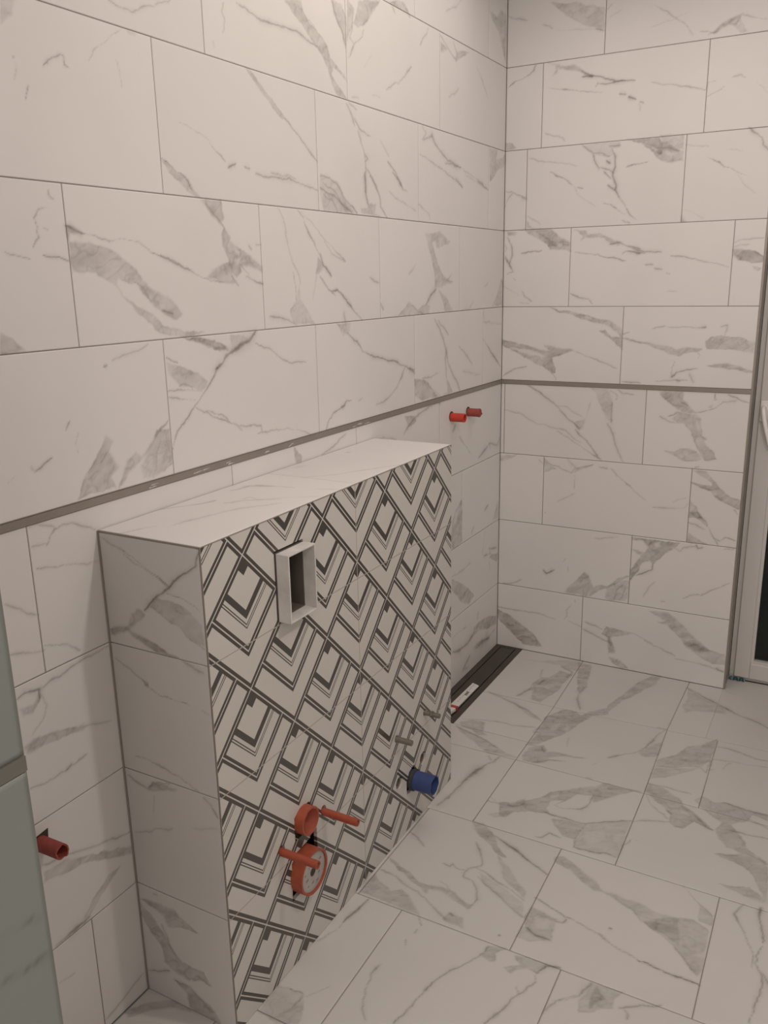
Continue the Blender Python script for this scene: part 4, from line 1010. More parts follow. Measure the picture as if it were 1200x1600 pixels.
def vein_mask(u, v, strokes, seed=3):
    """darkness of the veining at surface points (u, v)"""
    m = np.zeros_like(u)
    wu = u + fbm(u, v, seed, 0.030) * 0.0048 + fbm(u, v, seed + 5, 0.009, 2) * 0.0018
    wv = v + fbm(u, v, seed + 9, 0.030) * 0.0048 + fbm(u, v, seed + 14, 0.009, 2) * 0.0018
    streak = fbm(u + v * 0.4, (v - u * 0.4) * 2.4, seed + 21, 0.05, 4)
    along = fbm(u, v, seed + 30, 0.06, 2)
    ridge = np.exp(-(fbm(u * 0.8 + v * 0.6, (v * 0.8 - u * 0.6) * 1.6, seed + 40, 0.045, 3) / 0.075) ** 2)
    soft = 0.0022 + 0.0055 * np.clip(fbm(u, v, seed + 50, 0.08, 2) * 1.5 + 0.35, 0, 1)
    for k, (kind, al, w, p) in enumerate(strokes):
        pad = 0.02 + w
        sel = np.nonzero((wu > p[:, 0].min() - pad) & (wu < p[:, 0].max() + pad) &
                         (wv > p[:, 1].min() - pad) & (wv < p[:, 1].max() + pad))[0]
        if not len(sel): continue
        x, y = wu[sel], wv[sel]
        if kind == 'L':
            seg = np.linalg.norm(np.diff(p, axis=0), axis=1); L = seg.sum() + 1e-9
            acc = np.concatenate([[0], np.cumsum(seg)])
            best = np.full(len(sel), 9.0); tb = np.zeros(len(sel))
            for i in range(len(p) - 1):
                d = p[i + 1] - p[i]; l2 = d @ d + 1e-12
                t = np.clip(((x - p[i, 0]) * d[0] + (y - p[i, 1]) * d[1]) / l2, 0, 1)
                dd = np.hypot(x - p[i, 0] - t * d[0], y - p[i, 1] - t * d[1])
                c = dd < best
                best = np.where(c, dd, best); tb = np.where(c, (acc[i] + t * seg[i]) / L, tb)
            hw = w * 0.50 * (0.75 + 0.6 * along[sel])
            hw = np.maximum(hw, 0.0006) * (0.55 + 0.45 * np.clip(np.minimum(tb, 1 - tb) * 8, 0, 1))
            core = np.exp(-(best / hw) ** 2)
            halo = np.exp(-(best / (hw * 2.8)) ** 2) * 0.28
            c = al * (0.85 + 0.35 * along[sel]) * np.maximum(core, halo) * 1.38
            m[sel] = 1 - (1 - m[sel]) * (1 - np.clip(c, 0, 0.95) * (1 - 0.35 * m[sel]))
        else:
            n = len(p); inside = np.zeros(len(sel), bool); best = np.full(len(sel), 9.0)
            for i in range(n):
                a, b = p[i], p[(i + 1) % n]; d = b - a; l2 = d @ d + 1e-12
                t = np.clip(((x - a[0]) * d[0] + (y - a[1]) * d[1]) / l2, 0, 1)
                best = np.minimum(best, np.hypot(x - a[0] - t * d[0], y - a[1] - t * d[1]))
                cr = ((a[1] > y) != (b[1] > y))
                with np.errstate(divide='ignore', invalid='ignore'):
                    xs = a[0] + (y - a[1]) * d[0] / (d[1] if abs(d[1]) > 1e-12 else 1e-12)
                inside ^= (cr & (x < xs))
            sd = np.where(inside, best, -best)
            s = np.clip(sd / (soft[sel] if al > 0 else 0.005) * 0.5 + 0.5, 0, 1); s = s * s * (3 - 2 * s)
            if al < 0:
                m[sel] *= 1 + al * s
            else:
                rim = np.exp(-((sd - 0.0015) / 0.0025) ** 2) * 0.16
                c = al * (s * (0.66 + 0.50 * streak[sel] + 0.34 * ridge[sel]) + rim * (0.9 + 1.2 * along[sel]))
                m[sel] = np.maximum(m[sel], 0) + (1 - m[sel]) * np.clip(c * 1.12, 0, 0.9)
    return np.clip(m, 0, 1)

def tiled(name, place, normal, patches, strokes, backing, joint=0.0020, drop=0.0012, parent=None, seed=3, color_seed=1, tint=(1, 1, 1)):
    """marble tiles: each patch (c00,c10,c11,c01, step_u, step_v) a grid with a lowered rim, over a grout bed"""
    V, Fc, MI, U, T = [], [], [], [], []
    k = 0
    rnd = random.Random(color_seed)
    nrm = np.array(normal, float)
    for pt in patches:
        c, su, sv = pt[:3]; open_ = pt[3] if len(pt) > 3 else ''
        c = np.array(c, float)
        du = np.linalg.norm(c[1] - c[0]); dv = np.linalg.norm(c[3] - c[0])
        nu = max(2, int(math.ceil(du / su))); nv = max(2, int(math.ceil(dv / sv)))
        iu, iv = joint / 2 / du, joint / 2 / dv
        a = np.linspace(0 if 'l' in open_ else iu, 1 if 'r' in open_ else 1 - iu, nu + 1); b = np.linspace(iv, 1 - iv, nv + 1)
        A, B = np.meshgrid(a, b)
        P = ((1 - A) * (1 - B))[..., None] * c[0] + (A * (1 - B))[..., None] * c[1] + (A * B)[..., None] * c[2] + ((1 - A) * B)[..., None] * c[3]
        P = P.reshape(-1, 2)
        pts = place(P[:, 0], P[:, 1])
        g = np.arange((nu + 1) * (nv + 1)).reshape(nv + 1, nu + 1)
        q = np.stack([g[:-1, :-1], g[:-1, 1:], g[1:, 1:], g[1:, :-1]], -1).reshape(-1, 4)
        ring = np.concatenate([g[0, :], g[1:, -1], g[-1, -2::-1], g[-2:0:-1, 0]])
        low = pts[ring] - nrm * drop
        r0 = len(pts); n = len(ring)
        nx = np.roll(np.arange(n), -1)
        sk = np.stack([ring, r0 + np.arange(n), r0 + nx, ring[nx]], -1)
        V.append(pts); V.append(low); Fc.append(np.concatenate([q, sk]) + k)
        U.append(P); U.append(P[ring])
        tone = 1.0 - rnd.random() * 0.035
        T.append(np.full(len(pts) + n, tone))
        k += len(pts) + n
    V = np.concatenate(V); Fc = np.concatenate(Fc); U = np.concatenate(U); T = np.concatenate(T)
    mask = vein_mask(U[:, 0].copy(), U[:, 1].copy(), strokes, seed)
    nf = len(Fc)
    bx = MB()
    for bb in backing: bx.box(*bb)
    bv = np.array(bx.v, float); bf = np.array(bx.f, int) + len(V)
    V = np.concatenate([V, bv]); F2 = np.concatenate([Fc, bf])
    mask = np.concatenate([mask, np.zeros(len(bv))]); T = np.concatenate([T, np.ones(len(bv))])
    me = bpy.data.meshes.new(name)
    me.vertices.add(len(V)); me.vertices.foreach_set('co', V.astype(np.float32).ravel())
    me.loops.add(len(F2) * 4); me.loops.foreach_set('vertex_index', F2.astype(np.int32).ravel())
    me.polygons.add(len(F2)); me.polygons.foreach_set('loop_start', np.arange(0, len(F2) * 4, 4, dtype=np.int32))
    me.update(calc_edges=True)
    # make the tile faces look outwards
    at = me.attributes.new('vein', 'FLOAT', 'POINT'); at.data.foreach_set('value', mask.astype(np.float32))
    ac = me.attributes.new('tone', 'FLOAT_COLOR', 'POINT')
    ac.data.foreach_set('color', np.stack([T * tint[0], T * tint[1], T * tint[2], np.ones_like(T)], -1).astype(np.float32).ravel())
    me.materials.append(M['marble']); me.materials.append(M['grout'])
    mi = np.zeros(len(F2), np.int32); mi[nf:] = 1
    me.polygons.foreach_set('material_index', mi)
    me.validate()
    o = bpy.data.objects.new(name, me); COL.objects.link(o)
    if parent is not None:
        o.parent = parent; o.matrix_parent_inverse = Matrix.Translation(-Vector(parent.location))
    return o

def rect(u0, u1, v0, v1, su, sv, flip=False):
    c = [(u0, v0), (u1, v0), (u1, v1), (u0, v1)]
    if flip: c = [c[1], c[0], c[3], c[2]]
    return (c, su, sv)

def split(lo, hi, seams):
    xs = [lo] + sorted(s for s in seams if lo + 0.004 < s < hi - 0.004) + [hi]
    return list(zip(xs[:-1], xs[1:]))

# generic veins for parts of the walls outside the photograph
def filler(u0, u1, v0, v1, n, seed):
    rnd = random.Random(seed); out = []
    for i in range(n):
        x, y = rnd.uniform(u0, u1), rnd.uniform(v0, v1); a = rnd.uniform(-1.1, -0.2)
        p = [(x, y)]
        for j in range(5):
            a += rnd.uniform(-0.35, 0.35); l = rnd.uniform(0.03, 0.08)
            x += math.cos(a) * l; y += math.sin(a) * l; p.append((x, y))
        out.append(('L', rnd.uniform(0.3, 0.55), rnd.uniform(0.003, 0.012), np.array(p)))
    return out

# ------------------------------------------------------------------ left wall
ROWS = [(0.0, 0.3), (0.3, 0.6), (0.6, 0.9), (0.9, TRIM0), (TRIM1, 1.516), (1.516, 1.816), (1.816, 2.116), (2.116, 2.416), (2.416, CEIL)]
def series(a, lo=-3.2):
    s = []
    while a > lo: s.append(a); a -= 0.6
    return s
LSE = [[-0.577, -1.177, -1.777, -2.376, -2.976], [-0.65, -1.25, -1.85, -2.242, -2.842], series(-0.403) , [-0.609, -1.203, -1.803, -2.408],
       series(-0.2056), series(-0.4359), series(-0.1665), series(-0.6008), series(-0.183)]
pl = []
for (z0, z1), ss in zip(ROWS, LSE):
    for (a, b) in split(NY, 0.0, ss):
        mid = (a + b) / 2
        if z1 <= 0.9 and YN + 0.02 < a and b < YF - 0.1: st = (0.05, 0.05)
        elif mid < -2.75: st = (0.01, 0.01)
        elif mid > -1.0: st = (0.0042, 0.0028)
        else: st = (0.0028, 0.0022)
        pl.append(rect(a, b, z0, z1, st[0], st[1]))
wl = tiled('wall_left', lambda u, v: np.stack([np.zeros_like(u), u, v], -1), (1, 0, 0), pl,
           parse('W'), [(-0.12, -0.0009, NY, 0.0, 0.0, CEIL)], seed=3)
tag(wl, 'long wall of white marble-look tiles with grey veins, behind the boxed half wall', kind='structure')

# ------------------------------------------------------------------ back wall
BSE = [[0.3906], [0.584], [0.198, 0.798], [0.016, 0.606], [0.4996], [0.279, 0.879], [0.0916, 0.692], [0.1477, 0.748], [0.379]]
pb = []
DOOR_TOP = 2.15
for r, ((z0, z1), ss) in enumerate(zip(ROWS, BSE)):
    for (a, b) in split(0.0, WB, ss):
        pb.append(rect(a, b, z0, z1, 0.0033, 0.0025))
for (z0, z1) in [(DOOR_TOP, 2.416), (2.416, CEIL)]:
    for (a, b) in split(WB, RX, [1.348, 1.948, 2.548] if z0 < 2.4 else [1.579, 2.179]):
        pb.append(rect(a, b, z0, z1, 0.01, 0.01))
DX1 = 1.95
for (z0, z1) in ROWS[:4] + [(TRIM0, 1.516), (1.516, 1.816), (1.816, DOOR_TOP)]:
    for (a, b) in split(DX1, RX, [2.3]):
        pb.append(rect(a, b, z0, z1, 0.02, 0.02))
wb = tiled('wall_back', lambda u, v: np.stack([u, np.zeros_like(u), v], -1), (0, -1, 0), pb,
           parse('K') + filler(1.0, RX, 2.16, 2.7, 10, 5), [(-0.12, WB, 0.0009, 0.14, 0.0, CEIL), (WB, DX1, 0.0009, 0.14, DOOR_TOP, CEIL),
                        (DX1, RX, 0.0009, 0.14, 0, CEIL)], seed=8, color_seed=4)
tag(wb, 'far wall of white marble-look tiles beside the glazed door', kind='structure')

# ------------------------------------------------------------------ floor
y0, y1, y2, y3, y4 = 0.0, -0.452, -0.886, -1.281, -1.725
fl = []
S = 0.0032
def fq(a, b, c, d, st=S): fl.append(([a, b, c, d], st, st))
# row at the far wall
fq((0.124, y1 - 0.008), (0.421, y1 - 0.006), (0.404, 0), (0.124, 0))
fq((0.421, y1 - 0.006), (0.850, y1 + 0.012), (0.853, 0), (0.404, 0))
fl.append(([(0.850, -0.440), (0.985, -0.434), (0.985, 0.0), (0.853, 0.0)], S, S, 'r'))
fl.append(([(0.985, -0.434), (1.45, -0.420), (1.45, 0.115), (0.985, 0.115)], S, S, 'l'))
# second row
fq((0.124, -0.7545), (0.423, -0.7545), (0.421, y1 - 0.006), (0.124, y1 - 0.0085))
fq((0.0, y2 - 0.006), (0.424, y2), (0.4232, -0.7545), (0.0, -0.7545))
fq((0.424, y2), (0.866, y2), (0.850, y1 + 0.012), (0.421, y1 - 0.006))
fq((0.866, y2), (1.036, y2), (1.027, -0.432), (0.850, y1 + 0.012))
fq((1.036, y2), (1.476, y2), (1.47, -0.420), (1.027, -0.432))
# third row
fq((0.0, y3), (0.430, y3), (0.424, y2), (0.0, y2 - 0.006))
fq((0.430, y3), (0.873, y3), (0.866, y2), (0.424, y2))
fq((0.873, y3), (1.315, y3), (1.309, y2), (0.866, y2))
fq((1.315, y3), (1.75, y3), (1.75, y2), (1.309, y2), 0.02)
# fourth row
fq((0.0, y4), (0.28, y4), (0.28, y3), (0.0, y3), 0.05)
fq((0.28, y4), (0.722, y4), (0.715, y3), (0.28, y3))
fq((0.722, y4), (1.161, y4), (1.156, y3), (0.715, y3))
fq((1.161, y4), (1.60, y4), (1.60, y3), (1.156, y3))
# fifth row and the strip in front of the camera
fq((0.0, -2.17), (0.424, -2.17), (0.416, y4), (0.0, y4))
fq((0.424, -2.17), (0.860, -2.17), (0.855, y4), (0.416, y4))
fq((0.860, -2.17), (1.300, -2.17), (1.297, y4), (0.855, y4))
for (a, b) in [(0.0, 0.205), (0.205, 0.65), (0.65, 1.09)]:
    fq((a, -2.61), (b, -2.61), (b, -2.17), (a, -2.17), 0.005)
# the rest of the room, outside the picture
ys = [-2.61, -3.05, -3.49, -3.93, -4.37, FY]
for i in range(len(ys) - 1):
    lo = 0.0 if i == 0 else NX
    for (a, b) in split(lo, RX, [0.44 * k + 0.22 * (i % 2) + 0.1 for k in range(1, 7)]):
        fq((a, ys[i + 1]), (b, ys[i + 1]), (b, ys[i]), (a, ys[i]), 0.02)
for (a, b, c, d) in [(1.45, RX, -0.42, 0.115), (1.476, RX, y2, -0.42), (1.75, RX, y3, y2), (1.60, RX, y4, y3), (1.30, RX, -2.17, y4), (1.09, RX, -2.61, -2.17)]:
    for (p, q) in split(a, b, [a + 0.44, a + 0.88, a + 1.32]):
        fq((p, c), (q, c), (q, min(d, 0.0) if p > 1.95 else d), (p, min(d, 0.0) if p > 1.95 else d), 0.02)
floor = tiled('floor', lambda u, v: np.stack([u, v, np.zeros_like(u)], -1), (0, 0, 1), [q for q in fl if q],
              parse('F') + filler(1.2, RX, -4.4, -0.2, 26, 7) + filler(0.75, 1.2, -4.4, -2.3, 12, 9),
              [(0.0, RX, FY, -0.76, -0.1, -0.0009), (0.124, RX, -0.76, 0.14, -0.1, -0.0009), (0.0, 0.124, -0.76, 0.0, -0.1, -0.03)],
              joint=0.0018, seed=12, color_seed=9, tint=(0.84, 0.845, 0.835))
tag(floor, 'floor of large white marble-look tiles with grey veins', kind='structure')

# ------------------------------------------------------------------ near return wall, ceiling, other walls
pn = []
for (z0, z1), ss in zip(ROWS, LSE):
    for (a, b) in split(FY, NY, [-3.35, -3.95] if int(z0 * 10) % 2 else [-3.6, -4.2]):
        pn.append(rect(a, b, z0, z1, 0.006, 0.006))
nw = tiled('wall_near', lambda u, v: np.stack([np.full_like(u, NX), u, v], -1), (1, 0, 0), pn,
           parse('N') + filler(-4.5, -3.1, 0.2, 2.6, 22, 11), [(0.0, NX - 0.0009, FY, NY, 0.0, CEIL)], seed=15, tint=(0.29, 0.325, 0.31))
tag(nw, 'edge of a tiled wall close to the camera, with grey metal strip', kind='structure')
MB().box(RX, RX + 0.1, FY, 0.14, 0, CEIL).build('wall_right', M['plaster'])['kind'] = 'structure'
MB().box(0, RX + 0.1, FY - 0.1, FY, 0, CEIL).build('wall_front', M['plaster'])['kind'] = 'structure'
MB().box(-0.12, RX + 0.1, FY - 0.1, 0.14, CEIL, CEIL + 0.1).build('ceiling', M['plaster'])['kind'] = 'structure'

# metal strips running round the walls at 1.2 m
def struct(o, label): tag(o, label, kind='structure'); return o
struct(MB().box(0.0, 0.0035, NY, 0.0, TRIM0 + 0.0005, TRIM1 - 0.0005).build('trim_1', M['metal_strip']), 'brushed metal strip set in the long tiled wall')
struct(MB().box(0.0035, WB, -0.0035, 0.0, TRIM0 + 0.0005, TRIM1 - 0.0005).build('trim_2', M['metal_strip']), 'brushed metal strip set in the far tiled wall')
struct(MB().box(NX, NX + 0.0006, FY, NY, TRIM0 + 0.0005, TRIM1 - 0.0005).build('trim_3', M['strip_near']), 'brushed metal strip on the near wall edge')
# scraps of protective film left on the strip
rnd = random.Random(4)
fm = MB()
for yy in (-2.08, -1.93, -1.82, -1.66, -1.55, -1.21, -1.14):
    for k in range(3):
        a = yy + rnd.uniform(-0.02, 0.02); z = TRIM0 + rnd.uniform(0.001, 0.007); w = rnd.uniform(0.008, 0.03)
        fm.add([(0.0038, a, z), (0.0038, a + w, z + rnd.uniform(0, .003)), (0.0040, a + w * .8, z + rnd.uniform(.001, .004)), (0.0039, a + 0.002, z + 0.003)], [(0, 1, 2, 3)])
fo = fm.build('film_residue', M['sleeve'])
fo.parent = bpy.data.objects['trim_1']
# steel edge profile and reveal at the right end of the far wall
pr = MB()
pr.box(WB - 0.0005, WB + 0.006, -0.002, 0.016, 0.0, DOOR_TOP)
struct(pr.build('trim_4', M['metal_strip']), 'steel edge profile where the far wall turns into the door opening')
struct(MB().box(WB, WB + 0.003, 0.0165, 0.118, 0.0, DOOR_TOP).build('trim_5', M['profile']), 'grey lining of the door reveal')

# ------------------------------------------------------------------ glazed door at the right
DY = 0.115
door = empty('door_1', (1.45, DY + 0.03, 0.0))
tag(door, 'white plastic glazed door at the right edge', kind='structure')
fr = MB()
X0, X1 = WB + 0.004, DX1
GX, GZ = 1.079, 0.097
fr.box(X0, X1, DY + 0.006, 0.18, 0.0, 0.028)               # threshold rail
fr.box(X0, X0 + 0.028, DY + 0.006, 0.18, 0.028, DOOR_TOP)
fr.box(X1 - 0.028, X1, DY + 0.006, 0.18, 0.028, DOOR_TOP)
fr.box(X0 + 0.028, X1 - 0.028, DY + 0.006, 0.18, DOOR_TOP - 0.04, DOOR_TOP)
fr.build('door_frame', M['pvc'], door, bevel=0.002)
sa = MB()
sx0, sx1, sz0, sz1 = X0 + 0.020, X1 - 0.020, 0.018, DOOR_TOP - 0.03
sa.box(sx0, GX - 0.012, DY - 0.012, DY + 0.05, sz0, sz1)
sa.box(sx1 - 0.075, sx1, DY - 0.012, DY + 0.05, sz0, sz1)
sa.box(GX - 0.012, sx1 - 0.075, DY - 0.012, DY + 0.05, sz0, GZ - 0.012)
sa.box(GX - 0.012, sx1 - 0.075, DY - 0.012, DY + 0.05, sz1 - 0.08, sz1)
sash = sa.build('sash', M['pvc'], door, bevel=0.004)
be = MB()
be.box(GX - 0.012, GX, DY - 0.004, DY + 0.03, GZ - 0.012, sz1 - 0.07)
be.box(GX, sx1 - 0.075, DY - 0.004, DY + 0.03, GZ - 0.012, GZ)
bo = be.build('glazing_bead', M['pvc'], sash)
bo.matrix_parent_inverse = Matrix.Identity(4)
go = MB().box(GX, sx1 - 0.075, DY + 0.016, DY + 0.024, GZ, sz1 - 0.08).build('glass_pane', M['glass'], door)
# handle: back plate and lever hanging down
hp = MB().box(1.012, 1.040, DY - 0.022, DY - 0.012, 1.085, 1.165).build('handle', M['pvc_white'], door, bevel=0.004)
tag(hp, 'white plastic door handle')
cu = bpy.data.curves.new('lever', 'CURVE'); cu.dimensions = '3D'; cu.bevel_depth = 0.009; cu.bevel_resolution = 4
sp = cu.splines.new('BEZIER'); sp.bezier_points.add(3)
for bpnt, co in zip(sp.bezier_points, [(1.026, DY - 0.015, 1.136), (1.027, DY - 0.052, 1.136), (1.034, DY - 0.060, 1.10), (1.060, DY - 0.056, 1.005)]):
    bpnt.co = co; bpnt.handle_left_type = bpnt.handle_right_type = 'AUTO'
cu.use_fill_caps = True
cu.materials.append(M['pvc_white'])
tmp = bpy.data.objects.new('lever', cu); COL.objects.link(tmp)
dg = bpy.context.evaluated_depsgraph_get()
lm = bpy.data.meshes.new_from_object(tmp.evaluated_get(dg))
bpy.data.objects.remove(tmp)
lm.name = 'lever'
lever = bpy.data.objects.new('lever', lm); COL.objects.link(lever)
lever.parent = hp
# ground and night outside the glass
struct(MB().box(0.8, 3.2, 0.181, 2.5, -0.1, -0.02).build('ground', mat('dark_paving', (0.16, 0.17, 0.15), 0.8)), 'dark paving outside the glazed door')

# blue printed film left under the door frame
film = empty('protective_film', (1.02, DY, 0.0))
tag(film, 'scrap of light blue protective film with dark letters under the door frame', 'film')
MB().add([(X0 - 0.001, DY - 0.0135, 0.001), (1.055, DY - 0.0165, 0.0005), (1.053, DY - 0.0135, 0.018), (X0 - 0.001, DY - 0.0125, 0.019),
          (X0 - 0.001, DY - 0.0131, 0.001), (1.055, DY - 0.0161, 0.0005), (1.053, DY - 0.0131, 0.018), (X0 - 0.001, DY - 0.0121, 0.019)],
         [(0, 1, 2, 3), (7, 6, 5, 4), (0, 4, 5, 1), (1, 5, 6, 2), (2, 6, 7, 3), (3, 7, 4, 0)]).build('film_strip', M['film'], film)
lt = MB()
def stroke(x0, z0, x1, z1, w=0.0028):
    dx, dz = x1 - x0, z1 - z0; l = math.hypot(dx, dz); nx, nz = -dz / l * w / 2, dx / l * w / 2
    q = [(x0 + nx, z0 + nz), (x1 + nx, z1 + nz), (x1 - nx, z1 - nz), (x0 - nx, z0 - nz)]
    lt.add([(a, DY - 0.0172, b) for a, b in q] + [(a, DY - 0.0160, b) for a, b in q],
           [(0, 1, 2, 3), (7, 6, 5, 4), (0, 4, 5, 1), (1, 5, 6, 2), (2, 6, 7, 3), (3, 7, 4, 0)])
b0, t0 = 0.002, 0.0165
# K (only its arms), A with a closed head, A
stroke(1.003, t0, 0.992, 0.009); stroke(0.992, 0.009, 1.003, b0)
for x in (1.010, 1.032):
    stroke(x, b0, x + 0.002, t0, 0.005); stroke(x + 0.002, t0 - .001, x + 0.013, t0 - .001, 0.004)
    stroke(x + 0.013, t0, x + 0.016, b0, 0.005); stroke(x + 0.001, 0.0075, x + 0.014, 0.0075, 0.0035)
lt.build('printed_letters', M['film_ink'], film)

# ------------------------------------------------------------------ boxed half wall
box = empty('boxed_half_wall', (D / 2, (YN + YF) / 2, 0.0))
tag(box, 'low tiled boxed-in half wall with black and white art deco tile front, against the long wall', 'half wall')
G = 0.0006   # clearance to the wall
core = MB()
core.box(G, D - 0.05, YN + 0.012, YF - 0.012, 0.0, 0.90)
core.box(G, D - 0.05, YN + 0.012, -2.02, 0.90, 1.09)
core.box(G, D - 0.05, -1.895, YF - 0.012, 0.90, 1.09)
core.box(G, D - 0.14, -2.02, -1.895, 0.90, 1.09)
core.box(G, D - 0.012, YN + 0.012, YF - 0.012, 1.09, H - 0.012)
for yy in (YN + 0.012, YF - 0.03): core.box(D - 0.05, D - 0.011, yy, yy + 0.018, 0.0, 1.09)
core.build('core', M['cavity'], box)

def circ(cy, cz, r, n=24, ry=None, ph=0.0):
    ry = ry or r
    return [(cy + r * math.cos(2 * math.pi * i / n + ph), cz + ry * math.sin(2 * math.pi * i / n + ph)) for i in range(n)]
def rough_rect(a, b, c, d): return [(a, c), (b, c), (b, d), (a, d)]
RODS_T = [(-1.866, 0.343), (-2.045, 0.344)]
RODS_B = [(-1.291, 0.341), (-1.476, 0.345)]
SOCK = [(-1.307, 0.192), (-1.463, 0.193)]
BL = (-1.379, 0.158)
holes = [rough_rect(-2.012, -1.9015, 0.907, 1.0715),
         [(-1.989, 0.335), (-1.912, 0.335), (-1.905, 0.345), (-1.918, 0.395), (-1.926, 0.408), (-1.97, 0.410), (-1.989, 0.398)],
         [(-2.012, 0.181), (-1.905, 0.186), (-1.898, 0.26), (-1.898, 0.318), (-1.916, 0.322), (-1.93, 0.306), (-1.985, 0.303), (-2.008, 0.285)]]
holes += [circ(y + 0.001, z + 0.004, 0.0125, 16) for (y, z) in RODS_T]
holes += [circ(y, z + 0.001, 0.011, 16) for (y, z) in RODS_B]
holes += [circ(y, z, 0.0205, 28) for (y, z) in SOCK]
holes += [[(BL[0] - 0.037, BL[1] - 0.036), (BL[0] + 0.03, BL[1] - 0.033), (BL[0] + 0.036, BL[1] + 0.012), (BL[0] + 0.012, BL[1] + 0.044), (BL[0] - 0.02, BL[1] + 0.036), (BL[0] - 0.038, BL[1] + 0.008)]]
outer = rough_rect(YN + 0.0004, YF - 0.0004, 0.0008, H - 0.0004)
loops = [[Vector((a, b, 0)) for a, b in outer]] + [[Vector((a, b, 0)) for a, b in h] for h in holes]
flat = [p for l in loops for p in l]
tris = tessellate_polygon(loops)
fp = MB()
n = len(flat)
vs = [(D, p.x, p.y) for p in flat] + [(D - 0.010, p.x, p.y) for p in flat]
fs = []
for (a, b, c) in tris:
    A, B, C = flat[a], flat[b], flat[c]
    if (B - A).cross(C - A).z < 0: a, c = c, a
    fs.append((a, b, c)); fs.append((c + n, b + n, a + n))
k = 0
for l in loops:
    m_ = len(l)
    for i in range(m_):
        fs.append((k + i, k + (i + 1) % m_, k + (i + 1) % m_ + n, k + i + n))
    k += m_
fp.add(vs, fs)
o = fp.build('front_panel', M['deco'], box)
tag(o, 'front clad in black and white art deco chevron tiles')
import bmesh
bm_ = bmesh.new(); bm_.from_mesh(o.data)
bmesh.ops.recalc_face_normals(bm_, faces=bm_.faces[:]); bm_.to_mesh(o.data); bm_.free()

side = tiled('side_panel', lambda u, v: np.stack([u, np.full_like(u, YN), v], -1), (0, -1, 0),
             [rect(0.0018, D - 0.003, a, b, 0.0024, 0.0024) for a, b in [(0.0, 0.3), (0.3, 0.6), (0.6, 0.9), (0.9, H - 0.003)]],
             parse('S'), [(G, D - 0.0004, YN + 0.0009, YN + 0.011, 0.0005, H - 0.0009)], parent=box, seed=22)
far = tiled('end_panel', lambda u, v: np.stack([u, np.full_like(u, YF), v], -1), (0, 1, 0),
            [rect(0.0018, D - 0.003, a, b, 0.02, 0.02, flip=True) for a, b in [(0.0, 0.3), (0.3, 0.6), (0.6, 0.9), (0.9, H - 0.003)]],
            filler(0.02, 0.2, 0.2, 1.1, 6, 3), [(G, D - 0.0104, YF - 0.011, YF - 0.0009, 0.0005, H - 0.0009)], parent=box, seed=24)
top = tiled('top_panel', lambda u, v: np.stack([u, v, np.full_like(u, H + 0.0009)], -1), (0, 0, 1),
            [rect(0.0018, D - 0.0015, YN + 0.001, -1.662, 0.003, 0.003), rect(0.0018, D - 0.0015, -1.662, YF - 0.0005, 0.003, 0.003)],
            parse('T'), [(G, D - 0.0004, YN + 0.0004, YF - 0.0004, H - 0.010, H)], joint=0.0016, parent=box, seed=26)
cj = MB()
cj.box(D - 0.0030, D + 0.0006, YN - 0.0006, YN + 0.0010, 0.0, H + 0.0003)
cj.build('corner_joint', M['joint'], box)
cj = MB()
cj.box(D - 0.0004, D + 0.0007, YN, YF, H - 0.0012, H + 0.0004)
cj.box(G, D, YN - 0.0005, YN + 0.0003, H - 0.0025, H + 0.0003)
cj.build('top_edge_joint', M['profile'], box)
wj = MB()
wj.add([(G, YN - 0.003, 0), (0.003, YN - 0.0004, 0), (G, YN - 0.003, H), (0.003, YN - 0.0004, H)], [(0, 1, 3, 2)])
wj.build('wall_joint', M['joint'], box)

# ------------------------------------------------------------------ plastic sleeve of the flush plate
sl = empty('flush_plate_sleeve', (D, -1.958, 0.91))
tag(sl, 'rectangular grey white plastic sleeve sticking out of the patterned tiles near the top', 'plastic sleeve')
sy0, sy1, sz0, sz1 = -2.0095, -1.9045, 0.9095, 1.0665
xa, xb, th = D + 0.003, D + 0.036, 0.004
sb = MB()
sb.box(xa, xb, sy0, sy0 + th, sz0, sz1)
sb.box(xa, xb, sy1 - th, sy1, sz0, sz1)
sb.box(xa, xb, sy0 + th, sy1 - th, sz0, sz0 + th)
sb.box(xa, xb, sy0 + th, sy1 - th, sz1 - th, sz1)
sb.build('sleeve_wall', M['sleeve'], sl, bevel=0.0008)
ib = MB()
ib.box(D - 0.135, xa - 0.0005, sy0, sy0 + 0.006, sz0, sz1); ib.box(D - 0.135, xa, sy1 - 0.006, sy1, sz0, sz1)
ib.box(D - 0.135, xa, sy0 + 0.006, sy1 - 0.006, sz0, sz0 + 0.006); ib.box(D - 0.135, xa, sy0 + 0.006, sy1 - 0.006, sz1 - 0.006, sz1)
ib.box(D - 0.137, D - 0.135, sy0, sy1, sz0, sz1)
tag(ib.build('inner_recess', M['sleeve_in'], sl), 'dark recess inside the sleeve')

